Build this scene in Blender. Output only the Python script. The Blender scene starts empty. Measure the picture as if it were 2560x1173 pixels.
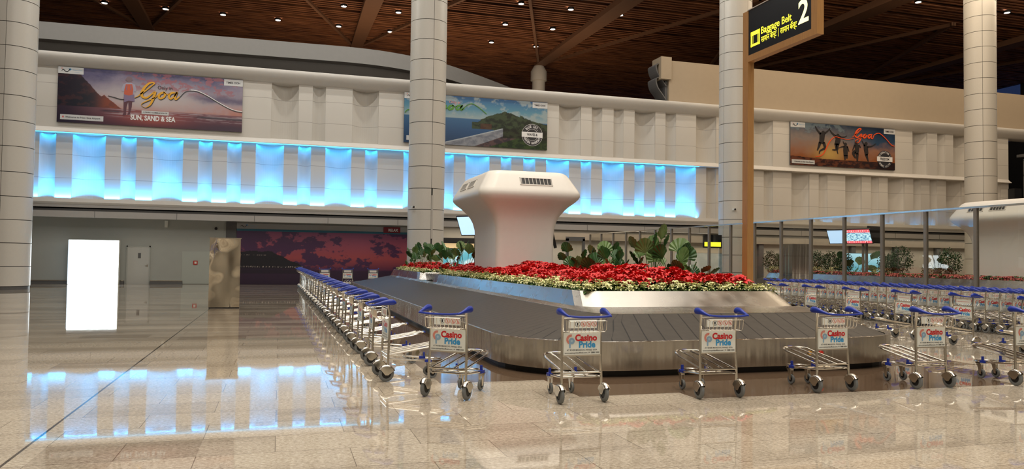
import bpy, bmesh, math, random
from math import sin, cos, pi, radians, atan, sqrt, floor
from mathutils import Vector, Matrix, noise
random.seed(7)
S = bpy.context.scene
C = S.collection
# The hall's own axes are used: x runs along the far facade, y runs towards it.
# ---------------------------------------------------------------- camera, exposure, world
F, ROLL, PITCH, YAW = 1920.0, 0.0135, atan(61.5/1920.0), atan(.302)
cam = bpy.data.cameras.new('camera'); co = bpy.data.objects.new('camera', cam); C.objects.link(co)
cam.sensor_width = 36; cam.lens = 36*F/2560; cam.clip_end = 400; cam.clip_start = .05
fwd0 = Vector((sin(YAW), cos(YAW), 0)); right0 = Vector((cos(YAW), -sin(YAW), 0))
fw = fwd0*cos(PITCH) + Vector((0, 0, sin(PITCH))); up0 = right0.cross(fw)
rt = right0*cos(ROLL) + up0*sin(ROLL); up = -right0*sin(ROLL) + up0*cos(ROLL)
co.matrix_world = Matrix(((rt.x, up.x, -fw.x, 0), (rt.y, up.y, -fw.y, 0), (rt.z, up.z, -fw.z, 1.6), (0, 0, 0, 1)))
S.camera = co
S.view_settings.view_transform = 'Standard'; S.view_settings.look = 'None'
S.view_settings.exposure = 0.02; S.view_settings.gamma = 1; S.view_settings.use_curve_mapping = False
W = bpy.data.worlds.new('world'); S.world = W; W.use_nodes = True
W.node_tree.nodes['Background'].inputs[0].default_value = (.012, .020, .055, 1)
W.node_tree.nodes['Background'].inputs[1].default_value = 1.0

def area(name, loc, rot, sx, sy, power, col, spread=pi):
    l = bpy.data.lights.new(name, 'AREA'); l.shape = 'RECTANGLE'; l.size = sx; l.size_y = sy
    l.energy = power; l.color = col; l.spread = spread
    o = bpy.data.objects.new(name, l); C.objects.link(o); o.location = loc; o.rotation_euler = rot; return o
# ceiling rows above the frame, then unseen fill lamps added to them
area('row_and_fill_light', (0, 36.6, 20.2), (radians(25), 0, 0), 44, .35, 1750, (1, .95, .87))
area('row_and_fill_light', (0, 39.6, 20.2), (radians(15), 0, 0), 44, .35, 1350, (1, .95, .87))
area('row_and_fill_light', (42, 36.6, 20.2), (radians(25), 0, 0), 38, .35, 1150, (1, .80, .58))
area('row_and_fill_light', (42, 39.6, 20.2), (radians(15), 0, 0), 38, .35, 850, (1, .80, .58))
area('row_and_fill_light', (5, 17, 20.3), (0, 0, 0), 26, 18, 3100, (1, .92, .81))  # broad soft fill added overhead, not a luminaire row
area('row_and_fill_light', (3, 1, 20.3), (0, 0, 0), 22, 8, 2100, (1, .92, .80))  # second overhead fill, added to brighten the near floor
area('row_and_fill_light', (-2, -8, 19.5), (radians(52), 0, 0), 40, 5, 2300, (1, .95, .88))  # front fill added behind the camera, lifts columns and facade
area('row_and_fill_light', (34, 14, 19.5), (radians(40), 0, radians(-10)), 24, 5, 1500, (1, .74, .50))  # warm fill added to tint the right side
area('row_and_fill_light', (36, 28, 20.3), (0, 0, 0), 20, 14, 1300, (1, .82, .60))  # fill added to brighten the area behind the glass
area('soffit_fill_light', (30, 44.5, 3.46), (0, 0, 0), 42, 1.0, 480, (1, .86, .68))  # fill added under the soffit to lift the dark lower wall
area('row_and_fill_light', (12, 60, 12.0), (pi, 0, 0), 28, 8, 1300, (1, .72, .48))  # hidden uplight added behind the facade to brighten the ceiling slats
for sx, sy in ((-2, 7), (4.5, 6.2), (10.5, 7), (6, 14), (0, 15), (14, 13), (20, 20), (7, 24)):  # unseen spots added for glints and sparkle
    l = bpy.data.lights.new('glint_spot', 'SPOT'); l.energy = 2600; l.color = (1, .88, .7); l.spot_size = radians(50)
    l.spot_blend = .8; l.shadow_soft_size = .18
    o = bpy.data.objects.new('glint_spot', l); C.objects.link(o); o.location = (sx, sy, 20.3)
# blue cove lighting of the facade
for k in range(5):
    uc = -12.4 + 7.6*(k+.5)
    area('cove_light', (uc, 43.63, 4.37), (radians(155), 0, 0), 7.6, .04, 260, (.03, .41, 1), radians(100))
    area('cove_light', (uc, 43.86, 7.64), (radians(4), 0, 0), 7.6, .06, 70, (.01, .36, 1))

# ---------------------------------------------------------------- helpers
class MB:
    def __init__(s, auto=False): s.v = []; s.f = []; s.m = []; s.uv = None; s.auto = auto; s.marks = []
    def mark(s, name):
        if s.auto: s.marks.append((name, len(s.f)))
    def build_parts(s, mats, parent):
        ms = s.marks + [('', len(s.f))]
        for (nm, a), (_, b) in zip(ms, ms[1:]):
            if b <= a: continue
            q = MB(); idx = {}
            for f, mi in zip(s.f[a:b], s.m[a:b]):
                for i in f:
                    if i not in idx: idx[i] = len(q.v); q.v.append(s.v[i])
                q.f.append(tuple(idx[i] for i in f)); q.m.append(mi)
            used = sorted(set(q.m)); q.m = [used.index(i) for i in q.m]
            q.build(nm, [mats[i] for i in used], parent, fix=False)
    def add(s, vs, fs, mi=0):
        b = len(s.v); s.v += [tuple(p) for p in vs]; s.f += [tuple(b+i for i in f) for f in fs]; s.m += [mi]*len(fs); return s
    def box(s, x0, x1, y0, y1, z0, z1, mi=0, M=None):
        vs = [Vector((x, y, z)) for z in (z0, z1) for y in (y0, y1) for x in (x0, x1)]
        if M: vs = [M @ p for p in vs]
        return s.add(vs, [(0, 2, 3, 1), (4, 5, 7, 6), (0, 1, 5, 4), (2, 6, 7, 3), (0, 4, 6, 2), (1, 3, 7, 5)], mi)
    def tube(s, pts, r, n=8, mi=0, closed=False, sx=1, sy=1):
        pts = [Vector(p) for p in pts]; N = len(pts); rs = r if isinstance(r, (list, tuple)) else [r]*N
        vs = []; prev = None
        for i, p in enumerate(pts):
            if closed: t = pts[(i+1) % N]-pts[i-1]
            else: t = pts[min(i+1, N-1)]-pts[max(i-1, 0)]
            t.normalize()
            a = Vector((0, 0, 1)) if abs(t.z) < .9 else Vector((0, 1, 0))
            if prev is not None:
                e = prev - t*prev.dot(t)
                if e.length > .05: a = e
            b = t.cross(a).normalized(); a = b.cross(t).normalized(); prev = a
            for k in range(n):
                w = 2*pi*k/n; vs.append(p + a*cos(w)*rs[i]*sy + b*sin(w)*rs[i]*sx)
        fs = []
        for i in range(N if closed else N-1):
            j = (i+1) % N
            for k in range(n): fs.append((i*n+k, i*n+(k+1) % n, j*n+(k+1) % n, j*n+k))
        if not closed: fs += [tuple(range(n))[::-1], tuple((N-1)*n+k for k in range(n))]
        return s.add(vs, fs, mi)
    def lathe(s, prof, n=24, mi=0, axis='z', c=(0, 0, 0), closed=False):
        vs = []
        for r, z in prof:
            for k in range(n):
                w = 2*pi*k/n
                p = (r*cos(w), r*sin(w), z) if axis == 'z' else ((z, r*cos(w), r*sin(w)) if axis == 'x' else (r*cos(w), z, r*sin(w)))
                vs.append((p[0]+c[0], p[1]+c[1], p[2]+c[2]))
        fs = []; N = len(prof)
        for i in range(N if closed else N-1):
            j = (i+1) % N
            for k in range(n): fs.append((i*n+k, i*n+(k+1) % n, j*n+(k+1) % n, j*n+k))
        return s.add(vs, fs, mi)
    def prism(s, poly, d0, d1, plane='xz', mi=0):
        n = len(poly); g = (lambda a, b, d: (a, d, b)) if plane == 'xz' else ((lambda a, b, d: (a, b, d)) if plane == 'xy' else (lambda a, b, d: (d, a, b)))
        vs = [g(a, b, d0) for a, b in poly] + [g(a, b, d1) for a, b in poly]
        fs = [tuple(range(n)), tuple(range(2*n-1, n-1, -1))] + [(i, n+i, n+(i+1) % n, (i+1) % n) for i in range(n)]
        return s.add(vs, fs, mi)
    def mesh(s, name, mats, smooth=False, fix=True, ang=40):
        me = bpy.data.meshes.new(name); me.from_pydata(s.v, [], s.f)
        for m in (mats if isinstance(mats, (list, tuple)) else [mats]): me.materials.append(m)
        me.polygons.foreach_set('material_index', s.m)
        if s.uv:
            uvl = me.uv_layers.new(name='uv')
            for lp in me.loops: uvl.data[lp.index].uv = s.uv[lp.vertex_index]
        if fix:
            bm = bmesh.new(); bm.from_mesh(me); bmesh.ops.recalc_face_normals(bm, faces=bm.faces); bm.to_mesh(me); bm.free()
        if smooth:
            me.polygons.foreach_set('use_smooth', [True]*len(me.polygons))
            bm = bmesh.new(); bm.from_mesh(me)
            for e in bm.edges:
                if len(e.link_faces) == 2 and e.calc_face_angle(0) > radians(ang): e.smooth = False
            bm.to_mesh(me); bm.free()
        me.update(); return me
    def build(s, name, mats, parent=None, smooth=False, fix=True, ang=40):
        o = bpy.data.objects.new(name, s.mesh(name, mats, smooth, fix, ang)); C.objects.link(o)
        if parent: o.parent = parent
        return o
def tag(o, label=None, cat=None, group=None, kind=None):
    if label: o['label'] = label
    if cat: o['category'] = cat
    if group: o['group'] = group
    if kind: o['kind'] = kind
    return o
def empty(name, loc=(0, 0, 0), rz=0, label=None, cat=None, group=None):
    o = bpy.data.objects.new(name, None); C.objects.link(o); o.location = loc; o.rotation_euler = (0, 0, rz); o.empty_display_size = .1
    return tag(o, label, cat, group)
def struct(o): o['kind'] = 'structure'; return o
def copy_tree(o, parent=None):
    c = o.copy(); C.objects.link(c); c.parent = parent
    if parent: c.matrix_parent_inverse = o.matrix_parent_inverse
    for ch in kids.get(o.name, []): copy_tree(ch, c)
    return c
kids = {}
def index_kids():
    kids.clear()
    for o in C.objects:
        if o.parent: kids.setdefault(o.parent.name, []).append(o)
ORD = ['first', 'second', 'third', 'fourth', 'fifth', 'sixth', 'seventh', 'eighth', 'ninth', 'tenth', 'eleventh', 'twelfth', 'thirteenth', 'fourteenth', 'fifteenth', 'sixteenth', 'seventeenth', 'eighteenth', 'nineteenth', 'twentieth']
def ordn(i):
    if i < 20: return ORD[i]
    if i < 30: return 'twentieth' if i == 19 else 'twenty-' + ORD[i-20]
    if i == 29: return 'thirtieth'
    return 'thirty-' + ORD[i-30] if i < 39 else 'fortieth'
def ordinal(i):   # 0 based
    n = i+1
    if n <= 20: return ORD[n-1]
    t = {2: 'twent', 3: 'thirt', 4: 'fort'}[n//10]
    return t+'ieth' if n % 10 == 0 else t+'y-'+ORD[n % 10-1]
def smooth_path(pts, sub=6):
    out = []; P = [tuple(p) for p in pts]; n = len(P); d = len(P[0])
    for i in range(n-1):
        p0, p1, p2, p3 = P[max(i-1, 0)], P[i], P[i+1], P[min(i+2, n-1)]
        for k in range(sub):
            t = k/sub
            out.append(tuple(.5*((2*p1[j])+(-p0[j]+p2[j])*t+(2*p0[j]-5*p1[j]+4*p2[j]-p3[j])*t*t+(-p0[j]+3*p1[j]-3*p2[j]+p3[j])*t**3) for j in range(d)))
    out.append(P[-1]); return out

# ---------------------------------------------------------------- materials
def mat(name, col, rough=.5, metal=0, spec=.5, emit=None, es=0, coat=0, aniso=0, ior=1.5):
    m = bpy.data.materials.new(name); m.use_nodes = True; b = m.node_tree.nodes['Principled BSDF']
    b.inputs['Base Color'].default_value = (*col, 1); b.inputs['Roughness'].default_value = rough; b.inputs['Metallic'].default_value = metal
    b.inputs['Specular IOR Level'].default_value = spec; b.inputs['IOR'].default_value = ior
    b.inputs['Coat Weight'].default_value = coat; b.inputs['Anisotropic'].default_value = aniso
    if emit: b.inputs['Emission Color'].default_value = (*emit, 1); b.inputs['Emission Strength'].default_value = es
    return m
class NT:
    def __init__(s, m): s.m = m; s.t = m.node_tree; s.b = s.t.nodes['Principled BSDF']
    def n(s, typ, **kw):
        x = s.t.nodes.new(typ)
        for k, v in kw.items(): setattr(x, k, v)
        return x
    def set(s, sock, v):
        if hasattr(v, 'links') or isinstance(v, bpy.types.NodeSocket): s.t.links.new(v, sock)
        elif isinstance(v, (tuple, list)) and sock.type == 'RGBA': sock.default_value = (*v, 1) if len(v) == 3 else v
        else: sock.default_value = v
    def math(s, op, a, b=None, c=None):
        x = s.n('ShaderNodeMath', operation=op); s.set(x.inputs[0], a)
        if b is not None: s.set(x.inputs[1], b)
        if c is not None: s.set(x.inputs[2], c)
        return x.outputs[0]
    def mix(s, f, a, b, blend='MIX'):
        x = s.n('ShaderNodeMix', data_type='RGBA', blend_type=blend); s.set(x.inputs[0], f); s.set(x.inputs[6], a); s.set(x.inputs[7], b); return x.outputs[2]
    def pos(s, scale=(1, 1, 1), kind='Object', loc=(0, 0, 0)):
        tc = s.n('ShaderNodeTexCoord'); mp = s.n('ShaderNodeMapping'); mp.inputs['Scale'].default_value = scale; mp.inputs['Location'].default_value = loc
        s.t.links.new(tc.outputs[kind], mp.inputs[0]); return mp.outputs[0]
    def noise(s, vec, scale=5, detail=4, rough=.5):
        x = s.n('ShaderNodeTexNoise'); s.set(x.inputs['Vector'], vec); x.inputs['Scale'].default_value = scale; x.inputs['Detail'].default_value = detail; x.inputs['Roughness'].default_value = rough; return x.outputs[0]
    def ramp(s, f, stops):
        x = s.n('ShaderNodeValToRGB'); s.set(x.inputs[0], f); e = x.color_ramp.elements
        while len(e) < len(stops): e.new(.5)
        for k, (p, c) in enumerate(stops): e[k].position = p; e[k].color = (*c, 1)
        return x.outputs[0]
    def bump(s, h, strength=.2, dist=.01):
        x = s.n('ShaderNodeBump'); x.inputs['Strength'].default_value = strength; x.inputs['Distance'].default_value = dist; s.set(x.inputs['Height'], h); s.t.links.new(x.outputs[0], s.b.inputs['Normal'])
    def sep(s, vec):
        x = s.n('ShaderNodeSeparateXYZ'); s.set(x.inputs[0], vec); return x.outputs
    def base(s, c): s.set(s.b.inputs['Base Color'], c)

def speckle(name, col, amt=.06, scale=60, rough=.5, **kw):
    m = mat(name, col, rough, **kw); t = NT(m); n = t.noise(t.pos(), scale, 3)
    t.base(t.mix(n, [max(0, c*(1-amt)) for c in col], [min(1, c*(1+amt)) for c in col])); return m
M = {}
M['steel'] = mat('polished_steel', (.70, .67, .60), .17, 1)
t = NT(M['steel']); n = t.noise(t.pos((1, 1, 1)), 30, 2); t.set(t.b.inputs['Roughness'], t.math('MULTIPLY_ADD', n, .12, .10))
M['wire'] = mat('chromed_wire', (.74, .71, .64), .22, 1)
M['brushed'] = mat('brushed_steel', (.46, .54, .50), .24, 1, aniso=.5)
t = NT(M['brushed']); n = t.noise(t.pos((14, 14, .6)), 4, 5); t.set(t.b.inputs['Roughness'], t.math('MULTIPLY_ADD', n, .16, .10))
n2 = t.noise(t.pos((1, 1, .3)), 1.2, 3); t.base(t.mix(n2, (.44, .42, .385), (.62, .59, .54)))
n3 = t.noise(t.pos((2.2, 2.2, .06)), 2.0, 2, .6); t.bump(n3, .42, .05)
M['ramp'] = mat('smooth_steel_ramp', (.54, .51, .47), .26, 1); t = NT(M['ramp']); n = t.noise(t.pos(), 3, 4); t.base(t.mix(n, (.42, .40, .365), (.60, .57, .52))); t.set(t.b.inputs['Roughness'], t.math('MULTIPLY_ADD', n, .2, .16))
M['blue'] = mat('blue_plastic', (.012, .035, .32), .35)
M['white'] = speckle('white_board', (.80, .82, .76), .02, 40, .4)
M['tab'] = speckle('white_print_tab', (.55, .56, .56), .02, 5, .4)
M['rubber'] = speckle('grey_rubber', (.16, .17, .17), .1, 80, .6)
M['black'] = speckle('black_plastic', (.012, .012, .013), .2, 50, .45)
M['dark'] = speckle('dark_joint', (.03, .028, .025), .2, 50, .7)
M['red_ink'] = mat('red_ink', (.62, .02, .03), .4)
M['red_pale'] = mat('faded_red_ink', (.72, .27, .22), .4)
M['blue_ink'] = mat('blue_ink', (.05, .33, .66), .4)
M['blue_grey'] = mat('grey_blue_ink', (.28, .45, .62), .4)
M['black_ink'] = mat('black_ink', (.03, .03, .035), .4)
M['white_ink'] = mat('white_ink', (.78, .78, .78), .4)
M['yellow_ink'] = mat('golden_ink', (.72, .36, .02), .4)
M['green_ink'] = mat('green_ink', (.08, .25, .03), .4)
M['coral_ink'] = mat('coral_ink', (.75, .09, .02), .4)
M['clad'] = speckle('cream_cladding', (.62, .60, .545), .03, 12, .38)
M['frp'] = speckle('white_moulded_shell', (.84, .81, .75), .025, 8, .34)
M['wall'] = mat('cream_wall', (.66, .63, .57), .6)
t = NT(M['wall']); z = t.sep(t.n('ShaderNodeNewGeometry').outputs['Position'])[2]
fr = t.math('FRACT', t.math('DIVIDE', t.math('SUBTRACT', z, .6), 1.2)); ln = t.math('LESS_THAN', fr, .016)
n = t.noise(t.pos(), .7, 3); c = t.mix(n, (.56, .535, .485), (.62, .595, .545)); t.base(t.mix(ln, c, (.30, .28, .25)))
M['ledge'] = speckle('white_ledge', (.62, .60, .56), .03, 5, .5)
M['beige'] = speckle('beige_upper_wall', (.36, .29, .205), .04, 3, .7)
M['greywall'] = speckle('grey_green_wall', (.40, .42, .39), .04, 2, .6)
M['greytrim'] = speckle('grey_metal_trim', (.10, .10, .10), .1, 10, .5)
M['fascia'] = speckle('grey_soffit', (.50, .48, .44), .04, 4, .6)
M['canopy'] = speckle('grey_canopy', (.23, .225, .215), .05, 5, .7)
M['canopy2'] = speckle('dark_grey_canopy', (.21, .20, .19), .05, 5, .7)
M['mullion'] = speckle('grey_brown_mullion', (.20, .18, .155), .08, 20, .4)
M['wood'] = mat('varnished_wood', (.42, .21, .07), .4); t = NT(M['wood'])
n = t.noise(t.pos((30, 30, 1.5)), 2, 5); t.base(t.mix(n, (.30, .145, .045), (.50, .27, .10)))
M['slat'] = mat('reddish_wood_slats', (.16, .06, .028), .6); t = NT(M['slat'])
n = t.noise(t.pos((.15, 6, 1)), 3, 4); t.base(t.ramp(n, [(.35, (.085, .028, .012)), (.6, (.30, .12, .05)), (.7, (.36, .15, .065))]))  # wood tone varies; brighter rows are painted as if more strongly lit
M['void'] = mat('dark_ceiling_void', (.012, .008, .006), .9)
M['beam'] = speckle('brown_beam', (.17, .085, .045), .1, 2, .6)
M['rearwall'] = speckle('dark_rear_wall', (.02, .02, .022), .2, 2, .7)
M['hallwall'] = speckle('hall_wall', (.42, .38, .32), .04, 1, .8)
M['soil'] = speckle('planter_soil', (.025, .018, .012), .4, 20, .9)
M['red'] = mat('red_bracts', (.62, .012, .02), .5); t = NT(M['red']); n = t.noise(t.pos(), 14, 2)
t.base(t.ramp(n, [(.3, (.50, .010, .016)), (.7, (.92, .045, .045))])); t.b.inputs['Subsurface Weight'].default_value = 0
M['cream'] = mat('cream_bracts', (.75, .74, .38), .5); t = NT(M['cream']); n = t.noise(t.pos(), 20, 2)
t.base(t.ramp(n, [(.3, (.60, .62, .22)), (.7, (.85, .84, .55))]))
M['leafg'] = mat('green_foliage', (.05, .13, .02), .5); t = NT(M['leafg']); n = t.noise(t.pos(), 12, 2)
t.base(t.ramp(n, [(.3, (.02, .06, .01)), (.7, (.10, .22, .035))]))
M['leafd'] = mat('dark_glossy_leaf', (.012, .05, .012), .28); t = NT(M['leafd']); n = t.noise(t.pos(), 5, 2)
t.base(t.ramp(n, [(.3, (.014, .055, .014)), (.7, (.045, .13, .032))]))
M['leafl'] = mat('light_green_leaf', (.12, .2, .06), .35); t = NT(M['leafl']); n = t.noise(t.pos(), 5, 2)
t.base(t.ramp(n, [(.3, (.07, .14, .035)), (.7, (.17, .27, .09))]))
M['pink'] = speckle('coral_bracts', (.62, .15, .13), .35, 14, .6)
M['bluepaint'] = speckle('light_blue_panel', (.22, .42, .62), .05, 2, .3)
M['lightbox'] = mat('lit_white_panel', (.9, .95, 1), .4, emit=(.86, .96, 1.0), es=7)
M['screen'] = mat('lit_pale_screen', (.5, .6, .7), .3, emit=(.45, .70, 1.0), es=1.2)
M['cyan_led'] = mat('blue_led_strip', (.1, .5, .9), .4, emit=(.10, .62, 1.0), es=2.2)
M['lamp'] = mat('lit_lamp', (1, 1, 1), .4, emit=(1, .90, .78), es=60)
M['sign_yellow'] = mat('lit_yellow', (.8, .8, .1), .4, emit=(1.0, .88, .03), es=1.35)
M['sign_white'] = mat('lit_pale_yellow', (.9, .9, .5), .4, emit=(1.0, .93, .40), es=1.5)
M['sign_face'] = mat('black_sign_glass', (.010, .013, .018), .25)
M['relax'] = mat('dark_red_panel', (.20, .01, .02), .4)
M['warm_lit'] = mat('warm_lit_band', (.6, .45, .25), .5, emit=(1, .70, .35), es=.55)
M['firered'] = mat('red_call_point', (.5, .03, .02), .4)
M['bluereflect'] = mat('lit_blue_poster', (.3, .55, .75), .35, emit=(.35, .65, .9), es=.45)
def attr_mat(name, rough=.35, es=0):
    m = mat(name, (1, 1, 1), rough); t = NT(m); a = t.n('ShaderNodeAttribute'); a.attribute_name = 'print'
    t.base(a.outputs['Color'])
    if es: t.set(t.b.inputs['Emission Color'], a.outputs['Color']); t.b.inputs['Emission Strength'].default_value = es
    return m
M['print'] = attr_mat('printed_picture'); M['print_lit'] = attr_mat('lit_printed_picture', .3, 1.3)
# glass: clear with a mirror share that follows the angle
g = bpy.data.materials.new('clear_glass'); g.use_nodes = True; gt = g.node_tree; gt.nodes.clear()
o_ = gt.nodes.new('ShaderNodeOutputMaterial'); mx = gt.nodes.new('ShaderNodeMixShader'); tr = gt.nodes.new('ShaderNodeBsdfTransparent'); gl = gt.nodes.new('ShaderNodeBsdfGlossy'); fr = gt.nodes.new('ShaderNodeFresnel')
gg = gt.nodes.new('ShaderNodeNewGeometry'); gm = gt.nodes.new('ShaderNodeMath'); gm.operation = 'MULTIPLY_ADD'; gm.inputs[1].default_value = 1/1.5-1.5; gm.inputs[2].default_value = 1.5
gt.links.new(gg.outputs['Backfacing'], gm.inputs[0]); gt.links.new(gm.outputs[0], fr.inputs[0]); tr.inputs[0].default_value = (.90, .90, .87, 1); gl.inputs['Roughness'].default_value = .01
gt.links.new(fr.outputs[0], mx.inputs[0]); gt.links.new(tr.outputs[0], mx.inputs[1]); gt.links.new(gl.outputs[0], mx.inputs[2]); gt.links.new(mx.outputs[0], o_.inputs[0])
M['glass'] = g
# warped mirror kiosk
M['warp'] = mat('warped_mirror_steel', (.80, .74, .62), .05, 1); t = NT(M['warp'])
n = t.noise(t.pos((1, 1, .55)), 1.5, 1, .4); t.bump(n, .9, .22)
# belt plates
M['belt'] = mat('black_belt_plates', (.05, .045, .04), .5, spec=.25); t = NT(M['belt'])
uvn = t.n('ShaderNodeUVMap'); uvn.uv_map = 'uv'; sx = t.sep(uvn.outputs[0])
sl = t.math('SUBTRACT', sx[0], t.math('MULTIPLY', sx[1], -.12))
frc = t.math('FRACT', t.math('DIVIDE', t.math('ADD', sl, 40), .27)); ln = t.math('LESS_THAN', frc, .07)
n = t.noise(t.pos((1, 1, 1)), 9, 4); c = t.mix(n, (.034, .029, .025), (.062, .054, .046)); t.base(t.mix(ln, c, (.006, .006, .006)))
t.bump(t.math('LESS_THAN', frc, .1), .5, -.01)
# granite floor
fl = mat('polished_granite', (.5, .45, .38), .09, ior=1.55, spec=.62); M['floor'] = fl; t = NT(fl)
P = t.pos(); sp = t.sep(P)
bk = t.n('ShaderNodeTexBrick'); t.set(bk.inputs['Vector'], P)
bk.inputs['Scale'].default_value = 1; bk.inputs['Brick Width'].default_value = 1.2; bk.inputs['Row Height'].default_value = .6; bk.inputs['Mortar Size'].default_value = .0035
bk.inputs['Mortar Smooth'].default_value = 0; bk.inputs['Bias'].default_value = -.1; bk.offset = .5
bk.inputs['Color1'].default_value = (0, 0, 0, 1); bk.inputs['Color2'].default_value = (1, 1, 1, 1); bk.inputs['Mortar'].default_value = (.5, .5, .5, 1)
fine = t.noise(t.pos((.8, 1.3, 1)), 34, 7, .82); mid = t.noise(P, 9, 4, .6)
streak = t.noise(t.pos((.22, 1.3, 1)), 1.0, 5, .6); broad = t.noise(t.pos((1, 1, 1), loc=(3, 1, 0)), .12, 2)
pale = t.ramp(fine, [(.30, (.12, .09, .065)), (.46, (.42, .36, .28)), (.58, (.64, .57, .465)), (.70, (.84, .78, .67))])
dark = t.ramp(fine, [(.30, (.06, .045, .035)), (.5, (.19, .145, .105)), (.75, (.34, .28, .21))])
brown = t.ramp(fine, [(.30, (.055, .034, .022)), (.5, (.13, .085, .055)), (.75, (.22, .155, .105))])
far = t.math('SMOOTH_MIN', t.math('MULTIPLY', t.math('MAXIMUM', t.math('SUBTRACT', sp[1], 12.5), 0), .09), .62, .1)
stk = t.math('MULTIPLY', t.math('ADD', t.math('MULTIPLY', bk.outputs['Color'], .8), .1), t.math('MULTIPLY', t.math('SUBTRACT', streak, .36), 3.0))
lim = t.math('MAXIMUM', t.math('MINIMUM', t.math('ADD', stk, t.math('MULTIPLY', far, t.math('MULTIPLY', t.math('SUBTRACT', streak, .30), 3.2))), .85), 0)
c = t.mix(lim, pale, dark); c = t.mix(t.math('MAXIMUM', t.math('MULTIPLY', t.math('SUBTRACT', mid, .45), .5), 0), c, (.62, .55, .45))
def between(a, lo, hi): return t.math('MULTIPLY', t.math('GREATER_THAN', a, lo), t.math('LESS_THAN', a, hi))
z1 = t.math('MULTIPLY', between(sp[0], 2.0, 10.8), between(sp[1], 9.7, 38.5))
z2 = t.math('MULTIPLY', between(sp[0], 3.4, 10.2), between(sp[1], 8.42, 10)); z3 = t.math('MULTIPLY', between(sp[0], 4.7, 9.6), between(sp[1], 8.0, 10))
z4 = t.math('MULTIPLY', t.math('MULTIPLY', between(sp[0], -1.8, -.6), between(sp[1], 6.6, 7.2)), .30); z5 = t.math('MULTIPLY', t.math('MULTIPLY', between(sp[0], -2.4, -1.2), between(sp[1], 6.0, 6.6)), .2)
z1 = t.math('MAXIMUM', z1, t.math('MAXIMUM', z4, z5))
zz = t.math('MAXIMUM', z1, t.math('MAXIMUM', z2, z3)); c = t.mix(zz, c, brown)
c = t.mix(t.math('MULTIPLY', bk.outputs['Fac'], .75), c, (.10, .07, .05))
jl = t.math('MULTIPLY', t.math('LESS_THAN', t.math('ABSOLUTE', t.math('ADD', sp[0], 1.96)), .012), t.math('LESS_THAN', sp[1], 24.7))
c = t.mix(jl, c, (.03, .02, .018)); t.base(c)
t.set(t.b.inputs['Roughness'], t.math('MULTIPLY_ADD', mid, .03, .012))

# ---------------------------------------------------------------- text
def text_data(s, size, bold=0, align='CENTER', shear=0, sx=1, space=1):
    cu = bpy.data.curves.new('text', 'FONT'); cu.body = s; cu.size = size; cu.align_x = align; cu.align_y = 'CENTER'
    cu.offset = bold; cu.shear = shear; cu.resolution_u = 3; cu.space_character = space; cu.extrude = 0
    o = bpy.data.objects.new('text', cu); C.objects.link(o); bpy.context.view_layer.update()
    me = bpy.data.meshes.new_from_object(o.evaluated_get(bpy.context.evaluated_depsgraph_get()))
    vs = [(v.co.x*sx, v.co.y) for v in me.vertices]; fs = [tuple(p.vertices) for p in me.polygons]
    bpy.data.objects.remove(o); bpy.data.curves.remove(cu); bpy.data.meshes.remove(me)
    return vs, fs
def put_text(mb, s, size, x, z, d, mi=0, M3=None, flip=False, fit=0, **kw):
    """text on an xz plane at depth d facing -y (flip: facing +y)"""
    mb.mark('printed_lettering'); vs, fs = text_data(s, size, **kw); k = -1 if flip else 1
    if fit: w0 = max(a for a, b in vs)-min(a for a, b in vs); vs = [(a*fit/w0, b) for a, b in vs]
    pts = [Vector((x+k*a, d, z+b)) for a, b in vs]
    if M3: pts = [M3 @ p for p in pts]
    mb.add(pts, [f if not flip else f[::-1] for f in fs], mi)
def put_arc(mb, s, size, x, z, r, d, mid, step, mi=0, inside=False, bold=0):
    n = len(s); mb.mark('curved_lettering')
    for i, ch in enumerate(s):
        if ch == ' ': continue
        a = mid + (i-(n-1)/2)*step*(-1 if not inside else 1)
        vs, fs = text_data(ch, size, bold=bold, sx=.7); rot = a-pi/2 if not inside else a+pi/2
        mb.add([(x+r*cos(a)+vx*cos(rot)-vy*sin(rot), d, z+r*sin(a)+vx*sin(rot)+vy*cos(rot)) for vx, vy in vs], fs, mi)
def ribbon(mb, pts, d0, d1, mi=0, sub=7, wscale=1):
    P = smooth_path(pts, sub); n = len(P); L = []; R = []
    for i, (x, z, w) in enumerate(P):
        a = P[max(i-1, 0)]; b = P[min(i+1, n-1)]; tx, tz = b[0]-a[0], b[1]-a[1]; l = sqrt(tx*tx+tz*tz) or 1
        L.append((x-tz/l*w*wscale/2, z+tx/l*w*wscale/2)); R.append((x+tz/l*w*wscale/2, z-tx/l*w*wscale/2))
    vs = [(a, d0, b) for a, b in L]+[(a, d0, b) for a, b in R]+[(a, d1, b) for a, b in L]+[(a, d1, b) for a, b in R]; fs = []
    for i in range(n-1):
        fs += [(2*n+i, 2*n+i+1, 3*n+i+1, 3*n+i), (i, 2*n+i, 2*n+i+1, i+1), (n+i, n+i+1, 3*n+i+1, 3*n+i)]
    mb.add(vs, fs, mi)
def disc(mb, x, z, r, d, n=20, mi=0, r0=0, a0=0, a1=2*pi):
    if r0 <= 0: mb.add([(x+r*cos(2*pi*k/n), d, z+r*sin(2*pi*k/n)) for k in range(n)], [tuple(range(n))], mi)
    else:
        vs = []
        for k in range(n+1):
            a = a0+(a1-a0)*k/n; vs += [(x+r0*cos(a), d, z+r0*sin(a)), (x+r*cos(a), d, z+r*sin(a))]
        mb.add(vs, [(2*k, 2*k+1, 2*k+3, 2*k+2) for k in range(n)], mi)
def rect(mb, x0, x1, z0, z1, d, mi=0): mb.add([(x0, d, z0), (x1, d, z0), (x1, d, z1), (x0, d, z1)], [(0, 1, 2, 3)], mi)

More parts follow.
